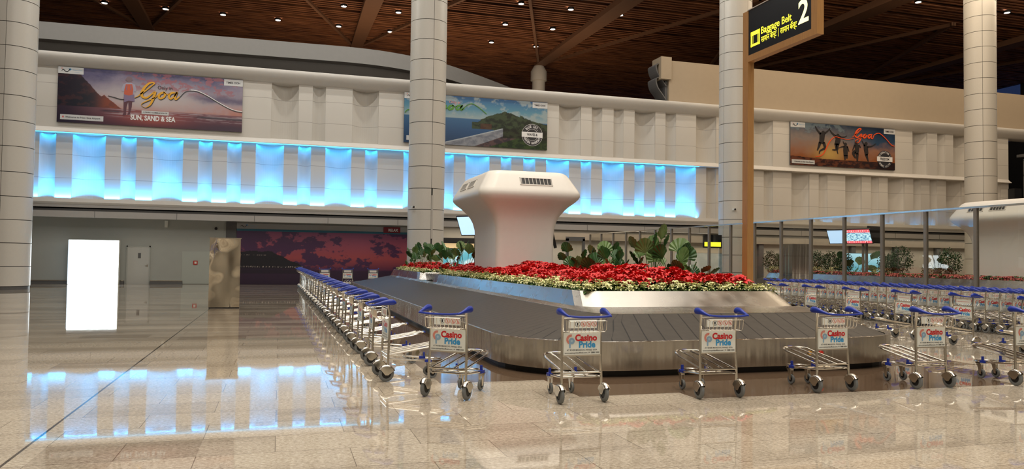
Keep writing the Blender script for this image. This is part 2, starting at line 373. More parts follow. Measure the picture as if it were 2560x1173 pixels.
# ---------------------------------------------------------------- the hall shell
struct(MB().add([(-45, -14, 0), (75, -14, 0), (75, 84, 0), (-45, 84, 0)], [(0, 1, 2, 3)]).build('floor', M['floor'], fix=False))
# ceiling: slats along x with a dark void above
b = MB(); b.box(-45, 75, -14, 40, 21.0, 21.3, 1); b.box(-45, 75, 40, 84.6, 21.75, 21.9, 2)
y = 40.0; k = 0
while y < 84:
    b.box(-45, 75, y, y+.20, 20.98, 21.16, 0); y += .47 if k % 5 != 4 else .80; k += 1
struct(b.build('ceiling', [M['slat'], M['beam'], M['void']]))
b = MB(); b.box(-45, 75, 84.2, 84.6, 0, 18.7); struct(b.build('wall_rear', M['rearwall']))
wd = MB()
for k in range(40): wd.box(-44+k*3.0, -44+k*3.0+.28, 84.0, 84.4, 18.7, 21.7)
wd.box(-45, 75, 84.0, 84.3, 20.45, 20.6); wd.box(-45, 75, 84, 84.4, 18.6, 18.8); struct(wd.build('window_1', M['black']))
b = MB(); b.box(-45, 75, -14.3, -14, 0, 21.3); struct(b.build('wall_behind', M['hallwall']))
b = MB(); b.box(-45.3, -45, -14, 84.4, 0, 21.9); struct(b.build('wall_left', M['hallwall']))
b = MB(); b.box(75, 75.3, -14, 84.4, 0, 15); b.box(75, 75.3, -14, 84.4, 21, 22)
for k in range(24): b.box(74.9, 75.3, -14+k*4.2, -13.6+k*4.2, 15, 21)
struct(b.build('wall_right', M['rearwall']))
# roof beams with their thin diagonal ribs
b = MB()
for u0 in (-29.0, -11.2, 6.3, 24.2, 42.2, 60):
    b.add([(u0-.85, 36, 20.35), (u0+.85, 36, 20.35), (u0+.5, 71.7, 20.75), (u0-.5, 71.7, 20.75), (u0-.85, 36, 21), (u0+.85, 36, 21), (u0+.5, 71.7, 21), (u0-.5, 71.7, 21)],
          [(0, 1, 2, 3), (4, 5, 6, 7), (0, 1, 5, 4), (1, 2, 6, 5), (2, 3, 7, 6), (3, 0, 4, 7)])
    for s in (-1, 1):
        b.add([(u0+s*9-.12, 48, 20.7), (u0+s*9+.12, 48, 20.7), (u0+.12, 71.7, 20.8), (u0-.12, 71.7, 20.8), (u0+s*9-.12, 48, 21), (u0+s*9+.12, 48, 21), (u0+.12, 71.7, 21), (u0-.12, 71.7, 21)],
              [(0, 1, 2, 3), (4, 5, 6, 7), (0, 1, 5, 4), (1, 2, 6, 5), (2, 3, 7, 6), (3, 0, 4, 7)])
struct(b.build('trim_1', M['beam']))

# facade ----------------------------------------------------------
VL = 43.72
def scooped(mb, u0, u1, z0, z1, scoops, mi=0):
    pl = [(u0, VL)]
    for a, bb in scoops:
        w = bb-a; d = .46 if w > 1 else .27
        pl.append((a, VL)); pl.append((a+.012, VL+d*.25)); N = 12
        for k in range(N+1):
            s = -1+2*k/N; pl.append((a+.012+(w-.024)*k/N, VL+d*.25+d*(1-s*s)))
        pl.append((bb, VL))
    pl.append((u1, VL)); n = len(pl)
    mb.add([(x, y, z0) for x, y in pl]+[(x, y, z1) for x, y in pl], [(i, i+1, n+i+1, n+i) for i in range(n-1)], mi)
low = [(-14.0, -12.6), (-11.69, -10.95), (-10.2, -8.69), (-7.96, -7.24), (-6.45, -5.0), (-4.25, -3.55), (-2.81, -2.09), (-1.36, .1), (.84, 1.54), (2.31, 3.73), (4.48, 5.19),
       (6.66, 8.2), (8.9, 9.6), (10.3, 11.75), (12.45, 13.1), (13.85, 14.6), (15.3, 16.78), (17.55, 18.23), (18.97, 20.42), (21.17, 21.85), (22.62, 23.3), (24.04, 25.49), (26.25, 26.97),
       (28.2, 29.7), (30.56, 31.27), (32.71, 34.14), (34.88, 35.59), (37.05, 38.42), (39.2, 39.87), (40.62, 42.09), (42.84, 43.49), (44.28, 44.96), (45.76, 47.2), (48, 48.7), (49.5, 50.9)]
upr = [(-14, -12.6), (-.61, .82), (1.56, 2.27), (3.73, 5.2), (16.09, 17.53), (18.24, 18.94), (19.71, 20.39), (21.14, 22.59), (23.3, 24.05), (25.49, 26.97), (27.7, 28.4), (29.8, 31.26),
       (42.78, 44.1), (44.98, 45.7), (46.43, 47.9), (48.6, 49.3)]
b = MB(); scooped(b, -30, 51.6, 4.2, 7.72, low); scooped(b, -30, 51.6, 7.72, 11.3, upr)
def ext(mb, prof, u0, u1, mi=0): mb.prism(prof, u0, u1, plane='yz', mi=mi)
b.box(-30, 51.6, 44.4, 44.9, 3.6, 11.7, 1)
struct(b.build('wall_far', [M['wall'], M['ledge']], fix=False))
b = MB()
ext(b, [(44.4, 11.75), (43.40, 11.75), (43.33, 11.71), (43.31, 11.64), (43.33, 11.52), (43.41, 11.36), (43.52, 11.22), (43.64, 11.10), (43.74, 11.04), (44.5, 11.02)], -30, 62)
ext(b, [(43.73, 8.0), (43.66, 7.90), (43.53, 7.79), (43.46, 7.74), (43.46, 7.71), (44.5, 7.70)], -30, 51.6)
ext(b, [(44.4, 4.22), (43.52, 4.22), (43.46, 4.38), (43.42, 4.38), (43.40, 4.18), (43.5, 4.05), (44.4, 4.05)], -30, 51.6)
struct(b.build('trim_2', M['ledge'], smooth=True))
b = MB(); b.box(-30, 51.6, 43.45, 44.9, 3.92, 4.05); b.box(-30, 51.6, 43.62, 44.9, 3.86, 3.92); b.box(-30, 51.6, 43.45, 43.6, 3.42, 3.74); b.box(-30, 51.6, 43.6, 45.1, 3.50, 3.56)
for k in range(20):
    pass
struct(b.build('trim_3', speckle('shade_grey_fascia_panels', (.36, .345, .325), .04, 4, .6)))  # shade under the lip is put into this darker grey
b = MB(); b.box(-30, 51.6, 43.62, 43.7, 3.7, 3.92)
for k in range(21): u = -28.3+k*3.85; b.box(u, u+.02, 43.44, 43.46, 3.42, 3.74)
struct(b.build('trim_4', M['greytrim']))
struct(MB().box(-30, 8.35, 45.0, 45.3, 0, 3.5).build('wall_far_lower_left', M['greywall']))
b = MB(); b.box(8.35, 75, 45.6, 45.8, 0, 3.5); struct(b.build('wall_far_lower_right', speckle('beige_lower_wall', (.50, .48, .43), .04, 2, .6)))
# upper beige wall set back above the ledge
b = MB(); ext(b, [(44.4, 11.75), (44.4, 14.62), (45.2, 14.7), (45.2, 11.75)], 23.9, 74)
b.box(23.25, 24.0, 44.25, 45.5, 13.35, 14.8)
struct(b.build('wall_far_upper', M['beige']))
b = MB()
for z0, o in ((14.2, 0), (13.3, .1)):
    pth = smooth_path([(23.15, z0+.2), (22.98, z0+.05), (23.1, z0-.45), (23.45, z0-.9), (23.72, z0-1.25)], 4)
    vs = [(x, 44.5, z) for x, z in pth]+[(x, 45.6, z) for x, z in pth]+[(x+.08, 44.5, z) for x, z in pth]+[(x+.08, 45.6, z) for x, z in pth]; n = len(pth)
    b.add(vs, [f for i in range(n-1) for f in ((i, i+1, n+i+1, n+i), (2*n+i, 3*n+i, 3*n+i+1, 2*n+i+1), (i, 2*n+i, 2*n+i+1, i+1))])
b.box(23.72, 23.88, 44.6, 45.6, 11.75, 13.3)
struct(b.build('trim_7', M['greytrim']))
# grey curved canopy above the ledge
top = [(-30, 46, 13.9), (-12.4, 46, 13.9), (-.25, 46, 14.0), (4.4, 46, 14.02), (7.3, 46.6, 14.0), (9.9, 47.9, 14.0), (14.3, 51.6, 14.0), (20.5, 57.5, 14.0)]
P = smooth_path([(x, y, z, z-.92) for x, y, z in top], 6); n = len(P); b = MB()
vs = [(x, y, z) for x, y, z, w in P]+[(x, y, w) for x, y, z, w in P]+[(x, y+.5, w-.05) for x, y, z, w in P]+[(x, y+1.5, 11.6) for x, y, z, w in P]+[(x, y+3, z) for x, y, z, w in P]
f0 = [(i, i+1, n+i+1, n+i) for i in range(n-1)]; f1 = [(n+i, n+i+1, 2*n+i+1, 2*n+i) for i in range(n-1)]+[(2*n+i, 2*n+i+1, 3*n+i+1, 3*n+i) for i in range(n-1)]
f2 = [(i, 4*n+i, 4*n+i+1, i+1) for i in range(n-1)]
b.add(vs, f0, 0); b.add([], [], 0); base = 0
b.f += [tuple(i for i in f) for f in f1]; b.m += [1]*len(f1); b.f += f2; b.m += [0]*len(f2)
struct(b.build('trim_5', [M['canopy'], M['canopy2']], fix=False, smooth=True, ang=30))
# slim glowing line under the middle ledge
tag(MB().box(-12.6, 25.6, 43.47, 43.495, 7.67, 7.71).build('light_strip', M['cyan_led']), 'long thin bright blue light line under the facade ledge', 'light strip')
# rear hall column beyond the ledge
def rear_column(u0):
    r = empty('round_column', (u0, 71.7, 0), 0, 'distant round column under the brown beam, seen above the white facade ledge', 'column')
    MB().lathe([(.64, 0), (.64, 19.2), (.80, 19.3), (.80, 20.2), (.5, 20.75)], 24).build('shaft', M['clad'], r, smooth=True)
    return r
rear_column(24.2)

# big clad columns -----------------------------------------------------
def column(u0, label, seam, slot=False):
    r = empty('round_column', (u0, 38.35, 0), 0, label, 'column', 'round clad columns of the hall')
    zs = [.14, 1.0, 2.0, 3.0, 4.0, 5.05, 6.15, 7.25, 8.35, 9.45, 10.47, 11.5, 12.5, 13.5, 14.5, 15.5, 16.5, 17.5, 18.5, 19.5, 20.9]; R = .915; gp = .014
    b = MB()
    for i in range(len(zs)-1):
        for q in range(4):
            a0 = seam+q*pi/2+.010; a1 = seam+(q+1)*pi/2-.010; n = 12; vs = []
            if slot and q == 0 and 1 <= i <= 4: a0 += .07
            for k in range(n+1):
                a = a0+(a1-a0)*k/n
                for rr, zz in ((R, zs[i]+gp), (R, zs[i+1]-gp), (R-.03, zs[i]+gp), (R-.03, zs[i+1]-gp)): vs.append((rr*cos(a), rr*sin(a), zz))
            fs = [f for k in range(n) for f in ((4*k, 4*k+4, 4*k+5, 4*k+1), (4*k, 4*k+2, 4*k+6, 4*k+4), (4*k+1, 4*k+5, 4*k+7, 4*k+3))]+[(0, 1, 3, 2), (4*n, 4*n+2, 4*n+3, 4*n+1)]
            b.add(vs, fs)
    b.build('cladding', M['clad'], r, smooth=True)
    MB().lathe([(R-.035, 0), (R-.035, 21)], 40).build('core', M['dark'], r, smooth=True)
    MB().lathe([(R-.02, 0), (R-.02, .13), (R-.06, .14)], 40).build('base_ring', M['greytrim'], r, smooth=True)
    if slot:
        a = seam+.045; c, s_ = cos(a), sin(a); q = MB()
        Mx = Matrix.Translation((c*(R-.01), s_*(R-.01), 0)) @ Matrix.Rotation(a, 4, 'Z')
        q.box(-.02, .03, -.04, .05, 2.55, 4.7, 0, Mx); q.build('service_strip', M['fascia'], r)
    return r
fa = atan(-1)  # seams are turned so that one faces the hall
column(-11.37, 'leftmost round column with cream cladding and dark joints', radians(-92))
column(7.02, 'round clad column rising behind the row of trolleys, left of the white vent tower', radians(-90+6), True)
column(24.9, 'round clad column behind the wooden sign post', radians(-90+13))
column(42.95, 'rightmost round column, above the white shell behind the glass', radians(-90-33-7))
# ceiling downlights
LT = [(-17.6, 65, 'first'), (-13.3, 65, ''), (-9.0, 65, ''), (-4.76, 65, ''), (-.56, 65, ''), (4.3, 59.7, ''), (4.3, 65.1, ''), (8.5, 59.8, ''), (8.6, 65.2, ''), (17.0, 54.7, ''), (17.3, 60, ''), (17.6, 65.4, ''), (21.77, 65.4, ''), (21.4, 59.9, ''), (21.0, 54.7, ''), (25.16, 54.7, ''), (44.4, 44.8, ''), (52.5, 44.5, '')]
names = ['', 'at the upper left, nearest the left column', 'second from the left column', 'third from the left column', 'fourth from the left column, over the first poster', 'upper one beside the second beam', 'lower one beside the second beam',
         'upper one just left of the tall column', 'lower one just left of the tall column', 'topmost just right of the tall column', 'middle one right of the tall column', 'lowest one right of the tall column', 'low, beside the distant column',
         'midway up, above the distant column', 'high, left of the third beam', 'alone right of the third beam', 'at the top edge, between sign and right column', 'at the far upper right corner']
for i, (x, y, _) in enumerate(LT):
    if i == 0: continue
    r = empty('ceiling_downlight', (x, y, 20.82), 0, 'small bright ceiling light ' + names[i], 'ceiling light', 'ceiling downlights')
    MB().lathe([(.26, .16), (.26, 0), (.205, -.01), (.205, .1)], 16).build('housing', M['black'], r)
    MB().lathe([(.0001, .03), (.20, .03)], 16).build('lamp', M['lamp'], r)

# ---------------------------------------------------------------- lower wall details
r = empty('metal_door', (-7.2, 45, 0), 0, 'pale flush door with a small dark vision panel in the far left wall', 'door')
MB().box(-.52, .52, -.05, 0, 0, 1.98).build('door_leaf', mat('door_paint', (.50, .51, .48), .5), r)
b = MB(); b.box(-.58, -.52, -.07, 0, 0, 2.04); b.box(.52, .58, -.07, 0, 0, 2.04); b.box(-.58, .58, -.07, 0, 1.98, 2.04); b.build('door_frame', M['greywall'], r)
MB().box(-.02, .12, -.06, -.04, 1.38, 1.66).build('vision_panel', M['greytrim'], r)
b = MB(); b.box(.42, .47, -.075, -.05, .92, 1.04); b.tube([(.46, -.09, .98), (.33, -.09, .98)], .012, 6); b.tube([(.46, -.05, .98), (.46, -.09, .98)], .01, 6); b.build('door_handle', M['steel'], r)
def rail(u0, u1, label):
    r = empty('floor_guard', ((u0+u1)/2, 44.9, 0), 0, label, 'wall guard', None); h = (u1-u0)/2
    MB().box(-h, h, -.12, .1, .0, .17).build('guard_body', M['greytrim'], r)
    MB().box(-h, h, -.135, .1, .17, .205).build('top_strip', M['steel'], r)
rail(-12.4, -7.86, 'long dark low wall guard left of the pale door'); rail(-6.58, -5.0, 'short dark low wall guard right of the pale door')
r = empty('access_panel', (-4.0, 45, 0), 0, 'flush pale wall panel with a red call point beside it', 'panel')
MB().box(-1.06, .9, -.02, -.001, .02, 1.78).build('panel_face', speckle('pale_panel', (.44, .48, .44), .03, 3, .5), r)
r = empty('fire_call_point', (-4.37, 44.965, 1.17), 0, 'small red and white fire call point on the far left wall', 'call point')
MB().box(-.11, .11, -.03, .0, -.11, .11).build('backplate', M['firered'], r); b = MB(); b.box(-.05, .06, -.034, -.03, -.05, .06); b.build('push_face', M['white'], r)
tag(MB().box(-5.95, -5.80, 44.86, 45, 3.05, 3.42).build('wall_box', M['white']), 'small white box high on the far left wall', 'wall box')
r = empty('security_camera', (-3.37, 45, 3.05), 0, 'small black dome camera high on the left wall', 'camera'); MB().lathe([(.0001, -.16), (.06, -.14), (.08, -.07), (.08, 0)], 12, axis='y').build('camera_dome', M['black'], r)
for (x, y, z, nm) in ((6.25, 37.6, 4.1, 'tiny camera on the left side of the round column behind the trolley row'), (24.3, 37.55, 4.55, 'tiny camera on the round column behind the sign post')):
    r = empty('security_camera', (x, y, z), 0, nm, 'camera'); MB().box(-.08, .1, -.12, .02, -.05, .05).build('camera_body', M['white'], r); MB().lathe([(.0001, -.2), (.05, -.18), (.05, -.12)], 10, axis='y').build('camera_lens', M['black'], r)
# recess beside the mural
tag(MB().box(-2.85, -2.32, 44.9, 45.0, .0, 3.45).build('wall_recess_panel', M['greytrim']), 'narrow grey metal panel between pale wall and sunset mural', 'panel')

# pictures: coloured point grids -----------------------------------------
def fbm(x, y, s, o=4, seed=0): return noise.fractal(Vector((x*s, y*s, seed)), .6, 2.1, o)
def lerp3(a, b, t): t = max(0, min(1, t)); return tuple(a[i]*(1-t)+b[i]*t for i in range(3))
def stops(t, st):
    for i in range(len(st)-1):
        if t <= st[i+1][0]: return lerp3(st[i][1], st[i+1][1], (t-st[i][0])/(st[i+1][0]-st[i][0]))
    return st[-1][1]
def picture(name, parent, x0, x1, z0, z1, d, fn, nx, ny, m='print'):
    vs = []; fs = []; col = []
    for j in range(ny+1):
        for i in range(nx+1):
            s, t = i/nx, j/ny; vs.append((x0+(x1-x0)*s, d, z0+(z1-z0)*t)); col += [*[q*((.55 if fn is jump else .74) if m == 'print' else 1) for q in fn(s, t)], 1.0]
    for j in range(ny):
        for i in range(nx): a = j*(nx+1)+i; fs.append((a, a+1, a+nx+2, a+nx+1))
    me = bpy.data.meshes.new(name); me.from_pydata(vs, [], fs); me.materials.append(M[m])
    at = me.attributes.new('print', 'FLOAT_COLOR', 'POINT'); at.data.foreach_set('color', col)
    o = bpy.data.objects.new(name, me); C.objects.link(o); o.parent = parent; return o
def sstep(a, b, x):
    t = max(0, min(1, (x-a)/(b-a))); return t*t*(3-2*t)
def sun_sand(s, t):   # t up
    n = fbm(s*3, t*1.6, 2.2, 5, 3); n2 = fbm(s*9, t*5, 2, 4, 9)
    sky = stops(t+n*.10, [(.28, (.55, .22, .17)), (.40, (.52, .33, .33)), (.55, (.46, .40, .45)), (.8, (.28, .24, .34)), (1, (.065, .06, .17))])
    sky = lerp3(sky, (.045, .045, .15), sstep(.30, .0, s)*sstep(.5, .95, t))
    gx = math.exp(-((s-.50)/.24)**2-((t-.52)/.22)**2); sky = lerp3(sky, (.66, .60, .60), gx*.9)
    sky = lerp3(sky, (.42, .13, .16), .75*sstep(.05, .25, n2)*sstep(.55, .75, t)*sstep(.3, .45, s))
    sky = lerp3(sky, (.10, .075, .17), .85*sstep(.66, .80, s)*math.exp(-((t-.60+.12*(s-.8)+.05*n)/.075)**2))
    ridge = stops(s, [(0, (1.0, 0, 0)), (.05, (.99, 0, 0)), (.12, (.86, 0, 0)), (.18, (.66, 0, 0)), (.225, (.50, 0, 0)), (.24, (.54, 0, 0)), (.27, (.46, 0, 0)), (.345, (.27, 0, 0)), (.36, (.2, 0, 0))])[0]+.012*n2
    hill = lerp3((.016, .011, .024), (.26, .055, .025), sstep(.13, .27, s)); hill = lerp3(hill, (.006, .009, .022), .85*sstep(.6, .4, t+.3*n)*sstep(.26, .16, s)); hill = lerp3(hill, (.10, .03, .03), .4*sstep(.1, .4, n2))
    c = hill if (s < .36 and t < ridge) else sky
    if t < .31:
        g = stops(t, [(0, (.050, .012, .034)), (.15, (.11, .025, .05)), (.31, (.24, .09, .11))]); g = lerp3(g, (.018, .013, .035), sstep(.32, .02, s)*.9)
        g = lerp3(g, (.50, .10, .07), .85*math.exp(-((s-.5)/.17)**2-((t-.17)/.13)**2)); g = lerp3(g, (.045, .012, .04), sstep(.68, .95, s)*sstep(.16, .05, t))
        w = fbm(s*3, t*38, 1.6, 4, 55); g = lerp3(g, (.52, .42, .46), .75*sstep(.02, .28, w)*sstep(.12, .2, t)*sstep(.22, .34, s)*sstep(.31, .28, t))
        g = lerp3(g, (.022, .014, .035), .9*sstep(.70, .78, s)*math.exp(-((t-.235+.05*(s-.8))/.022)**2)); g = lerp3(g, (.022, .014, .035), .8*sstep(.30, .25, abs(s-.28)+.22)*math.exp(-((t-.25)/.02)**2))
        c = lerp3(c, g, sstep(.31, .295, t))
    return c
def blue_sky(s, t):
    n = fbm(s*3, t*1.4, 2.4, 5, 21); n2 = fbm(s*12, t*6, 2, 4, 5)
    hor = .56
    c = stops(t, [(0, (.015, .05, .13)), (.3, (.03, .10, .24)), (hor-.01, (.05, .16, .33)), (hor, (.38, .50, .52)), (.75, (.12, .33, .46)), (1, (.02, .12, .33))])
    if t > hor and n > .05: c = lerp3(c, (.42, .50, .50), min(.75, (n-.05)*2.4))
    hill = .50+.24*math.exp(-((s-.70)/.15)**2)+.02*n2 if s > .52 else (.50+.04*max(0, math.sin(s*50)) if s > .46 else 0)
    hill = hill+.04 if s > .8 else hill
    if s > .46 and .36-.5*max(0, s-.6) < t < hill: c = lerp3((.010, .022, .012), (.045, .075, .035), .5+n2*2); c = lerp3(c, (.12, .035, .02), .6 if (.52 < s < .60 and t < .47) else 0)
    beach = .55-.42*t
    if t < .40:
        e = .22+1.25*t-.2*t*t
        if s > e: c = lerp3((.20, .22, .27), (.34, .36, .40), .5+n2)
        if abs(s-e) < .012: c = (.50, .56, .60)
        if s > e+.26-.35*t: c = lerp3((.04, .03, .045), (.12, .07, .07), .4+n2*2)
        if s > e+.36-.25*t: c = lerp3((.008, .03, .010), (.04, .08, .02), .5+n2*2)
        if s > .68 and t > .2: c = lerp3((.006, .010, .006), (.03, .045, .02), .5+n2*1.5)
    return c
def jump(s, t):
    n = fbm(s*3, t*1.4, 2.6, 5, 31); n2 = fbm(s*10, t*6, 2, 4, 15)
    top_ = lerp3((.05, .12, .22), (.006, .015, .045), s); c = stops(t+n*.10, [(.18, (.45, .15, .05)), (.4, (.50, .25, .16)), (.62, lerp3((.42, .34, .30), (.04, .10, .20), (s-.35)*2.2)), (1, top_)])
    gx = math.exp(-((s-.36)/.13)**2-((t-.30)/.22)**2); c = lerp3(c, (.85, .55, .16), gx)
    if n > .1 and t > .62 and s < .65: c = lerp3(c, (.30, .38, .42), min(.7, (n-.1)*3))
    if t < .17+.12*max(0, .35-s): c = lerp3((.045, .018, .018), (.22, .07, .035), .5+n2*1.6-(s-.35)*.8); c = lerp3(c, (.02, .016, .02), max(0, min(.9, (s-.55)*2)))
    return c
def sunset(s, t):
    n = fbm(s*4, t*1.6, 2.2, 5, 41); n2 = fbm(s*9, t*4, 2, 4, 8)
    c = stops(t, [(0, (.030, .010, .045)), (.26, (.045, .013, .055)), (.29, (.16, .028, .085)), (.5, (.50, .085, .10)), (.75, (.42, .085, .15)), (1, (.28, .065, .17))])
    if t > .27:
        th = .0+.35*(.62-t) - .25*(1 if False else 0)
        dk = sstep(-.02, .16, n*.8+.10*n2+.9*(.46-t)*(1 if t < .62 else .4)+1.3*max(0, .36-s)+1.2*max(0, s-.90)+(.10 if t > .62 else .02)-.18*math.exp(-((s-.66)/.2)**2-((t-.66)/.18)**2)); c = lerp3(c, (.060, .018, .095), dk*.93)
    ridge = .62-.0*s if s < .18 else .62-(s-.18)*1.75
    if s < .38 and .30 < t < ridge+.02*n2: c = (.010, .008, .018)
    if s < .36 and t <= .32 and t > .2: c = lerp3(c, (.015, .008, .025), .8)
    if s < .35 and (abs(t-.33) < .012 or (abs(t-.55) < .008 and s < .16)):
        q = fbm(s*60, t*4, 3, 2, 77)
        if q > .12: c = lerp3(c, (.75, .62, .55), min(1, (q-.12)*5))
    return c
def corner_logo(mb, x, z, s, mi_d, mi_b):
    mb.mark('printed_logo')
    ribbon(mb, [(x, z, .02*s), (x+.12*s, z+.12*s, .05*s), (x+.24*s, z+.0*s, .05*s), (x+.4*s, z-.02*s, .04*s), (x+.55*s, z+.16*s, .06*s)], 0, -.004, mi_d)
    for a in range(5): w = a*2*pi/5; ribbon(mb, [(x+.55*s, z+.15*s, .05*s), (x+.55*s+.1*s*cos(w), z+.15*s+.1*s*sin(w), .02*s)], 0, -.004, mi_b, sub=2)
inks = [M['white_ink'], M['black_ink'], M['yellow_ink'], M['blue_grey'], M['red_ink'], M['green_ink'], M['coral_ink'], M['red_pale'], M['blue_ink']]
def shift(mb, dy): mb.v = [(x, y+dy, z) for x, y, z in mb.v]
G1 = [(1005, 485, 6), (1050, 462, 12), (1095, 425, 20), (1170, 370, 18), (1235, 315, 14), (1262, 290, 18), (1240, 276, 20), (1190, 290, 26), (1130, 350, 34), (1098, 420, 36), (1110, 470, 32), (1160, 485, 26), (1215, 450, 20), (1262, 405, 18)]
G2 = [(1278, 400, 30), (1262, 470, 34), (1235, 540, 30), (1205, 590, 20), (1150, 620, 4), (1100, 590, 4), (1110, 560, 10), (1200, 515, 16), (1280, 480, 12), (1310, 445, 8)]
G3 = [(1400, 410, 24), (1345, 430, 32), (1325, 470, 30), (1350, 498, 26), (1400, 470, 28), (1410, 425, 26), (1390, 408, 14), (1440, 440, 10), (1470, 430, 12)]
G4 = [(1545, 415, 22), (1490, 425, 30), (1462, 470, 30), (1490, 502, 24), (1540, 460, 20), (1575, 405, 22)]
G5 = [(1570, 410, 26), (1545, 480, 30), (1560, 508, 22), (1610, 470, 12), (1680, 400, 10), (1760, 388, 8), (1850, 400, 8), (1990, 465, 8), (2150, 560, 8), (2300, 640, 8), (2400, 675, 7), (2484, 688, 6)]
def goa(mb, f, mi, dep=-.02, k=1):
    for g in (G1, G2, G3, G4, G5): ribbon(mb, [(*f(x, y), w*k) for x, y, w in g], 0, dep, mi)
def mkf(xl, xr, tl, tr, bl, br, x0, x1, z0, z1):
    def f(X, Y):
        s = (X-xl)/(xr-xl); t_ = tl+(tr-tl)*s; b_ = bl+(br-bl)*s; return (x0+(x1-x0)*s, z1-(z1-z0)*(Y-t_)/(b_-t_))
    return f
def poster(name, label, x0, x1, z0, z1, fn, yb=43.71):
    r = empty(name, (0, yb, 0), 0, label, 'poster'); r.location = ((x0+x1)/2, yb, z0); w = (x1-x0)/2; h = z1-z0
    MB().box(-w, w, -.10, 0, 0, h).build('backing_board', M['greytrim'], r)
    picture('printed_picture', r, -w, w, 0, h, -.104, fn, 420, 130)
    b = MB(True); hw = w
    def tab(a0, a1, c0, c1): b.mark('white_tab'); b.prism([(a0, c0), (a1, c0), (a1, c1), (a0, c1)], -.104, -.112, 'xz', 0)
    tab(-w, -w+1.15, h-.34, h); tab(w-.95, w, h-.36, h-.02); 
    q = MB(True)
    corner_logo(q, -w+.15, h-.22, .7, 1, 8); disc(q, -w+.17, h-.08, .03, -.002, 8, 7)
    put_text(q, 'New Goa', .11, -w+.88, h-.14, -.002, 3, bold=0); put_text(q, 'Airport', .07, -w+.86, h-.25, -.002, 3)
    put_text(q, 'TIMES OOH', .135, w-.49, h-.20, -.002, 1, bold=.004)
    return r, w, h, b, q
# poster 1
r, w, h, b, q = poster('travel_poster', 'wide sunset beach poster with a walker carrying an orange backpack, leftmost on the facade', -10.93, -2.1, 8.23, 11.05, sun_sand)
b.mark('white_tab'); b.prism([(-w+.15, .14), (-w+2.12, .14), (-w+2.12, .40), (-w+.15, .40)], -.104, -.112); b.mark('white_tab'); b.prism([(-.52, .66), (.78, .66), (.78, .84), (-.52, .84)], -.104, -.112)
f = mkf(12, 2485, 50, 250, 812, 962, -w, w, 0, h); sc = 2*w/2473
put_text(q, 'Welcome to New Goa Airport', .125, -w+1.18, .27, -.001, 1, bold=.002); q.mark('pin_mark'); disc(q, -w+.28, .28, .045, -.001, 10, 4, .02)
put_text(q, 'A PERFECT COMBINATION OF', .085, .13, .75, -.001, 1, bold=.002); put_text(q, 'SUN, SAND & SEA', .36, .03, .44, -.001, 0, bold=.012, sx=.75)
xx, zz_ = f(1410, 355); put_text(q, 'Only in', .27, xx, zz_, -.001, 1, bold=.001, sx=.92)
q.add([], []); k1 = MB()
k1.v = []; ribbon(k1, [(*f(x, y), wd) for x, y, wd in [(660, 458, .03), (740, 480, .04), (820, 505, .04), (870, 508, .04)]], 0, -.02, 1)
for g in (G1, G2, G3, G4, G5): ribbon(k1, [(f(x, y)[0]+.02, f(x, y)[1]-.03, wd*sc*1.05) for x, y, wd in g], 0, -.012, 1)
G5s = G5[:4]
for g in (G1, G2, G3, G4, G5s): ribbon(k1, [(*f(x, y), wd*sc) for x, y, wd in g], 0, -.02, 2)
ribbon(k1, [(*f(x, y-6), .035) for x, y, wd in G5[5:]], 0, -.02, 0)
shift(q, -.114); shift(k1, -.106); b.build_parts([M['tab']], r); q.build_parts(inks, r); k1.build('script_lettering', inks, r)
# the walker printed on the poster
fig = MB()
def poly(pts, mi, d0=-.106, d1=-.118): fig.prism([f(x, y) for x, y in pts], d0, d1, 'xz', mi)
poly([(862, 470), (1000, 470), (1008, 540), (975, 545), (972, 610), (955, 690), (950, 715), (915, 720), (930, 680), (928, 600), (922, 545), (905, 600), (898, 680), (900, 720), (850, 728), (865, 690), (862, 600)], 3, -.106, -.110)
poly([(862, 440), (1000, 440), (1008, 540), (930, 525), (870, 545)], 1)
poly([(852, 300), (900, 275), (950, 275), (1005, 305), (1026, 370), (1018, 405), (995, 400), (1000, 450), (862, 450), (865, 390), (835, 395), (826, 370)], 0, -.106, -.114)
poly([(885, 300), (968, 300), (985, 370), (980, 440), (930, 455), (865, 435), (868, 370)], 2, -.106, -.120)
poly([(895, 310), (905, 308), (903, 380), (892, 380)], 1, -.106, -.123); poly([(945, 310), (957, 310), (960, 380), (948, 380)], 1, -.106, -.123)
poly([(878, 240), (900, 200), (930, 193), (960, 205), (976, 240), (955, 255), (948, 275), (910, 275), (900, 258)], 4, -.106, -.118)
fig.build('printed_walker', [mat('printed_pale_shirt', (.34, .33, .42), .4), mat('printed_mauve_shorts', (.20, .15, .25), .4), mat('printed_orange_bag', (.50, .10, .05), .4), mat('printed_dark_legs', (.10, .035, .05), .4), mat('printed_hat', (.19, .13, .15), .4)], r)
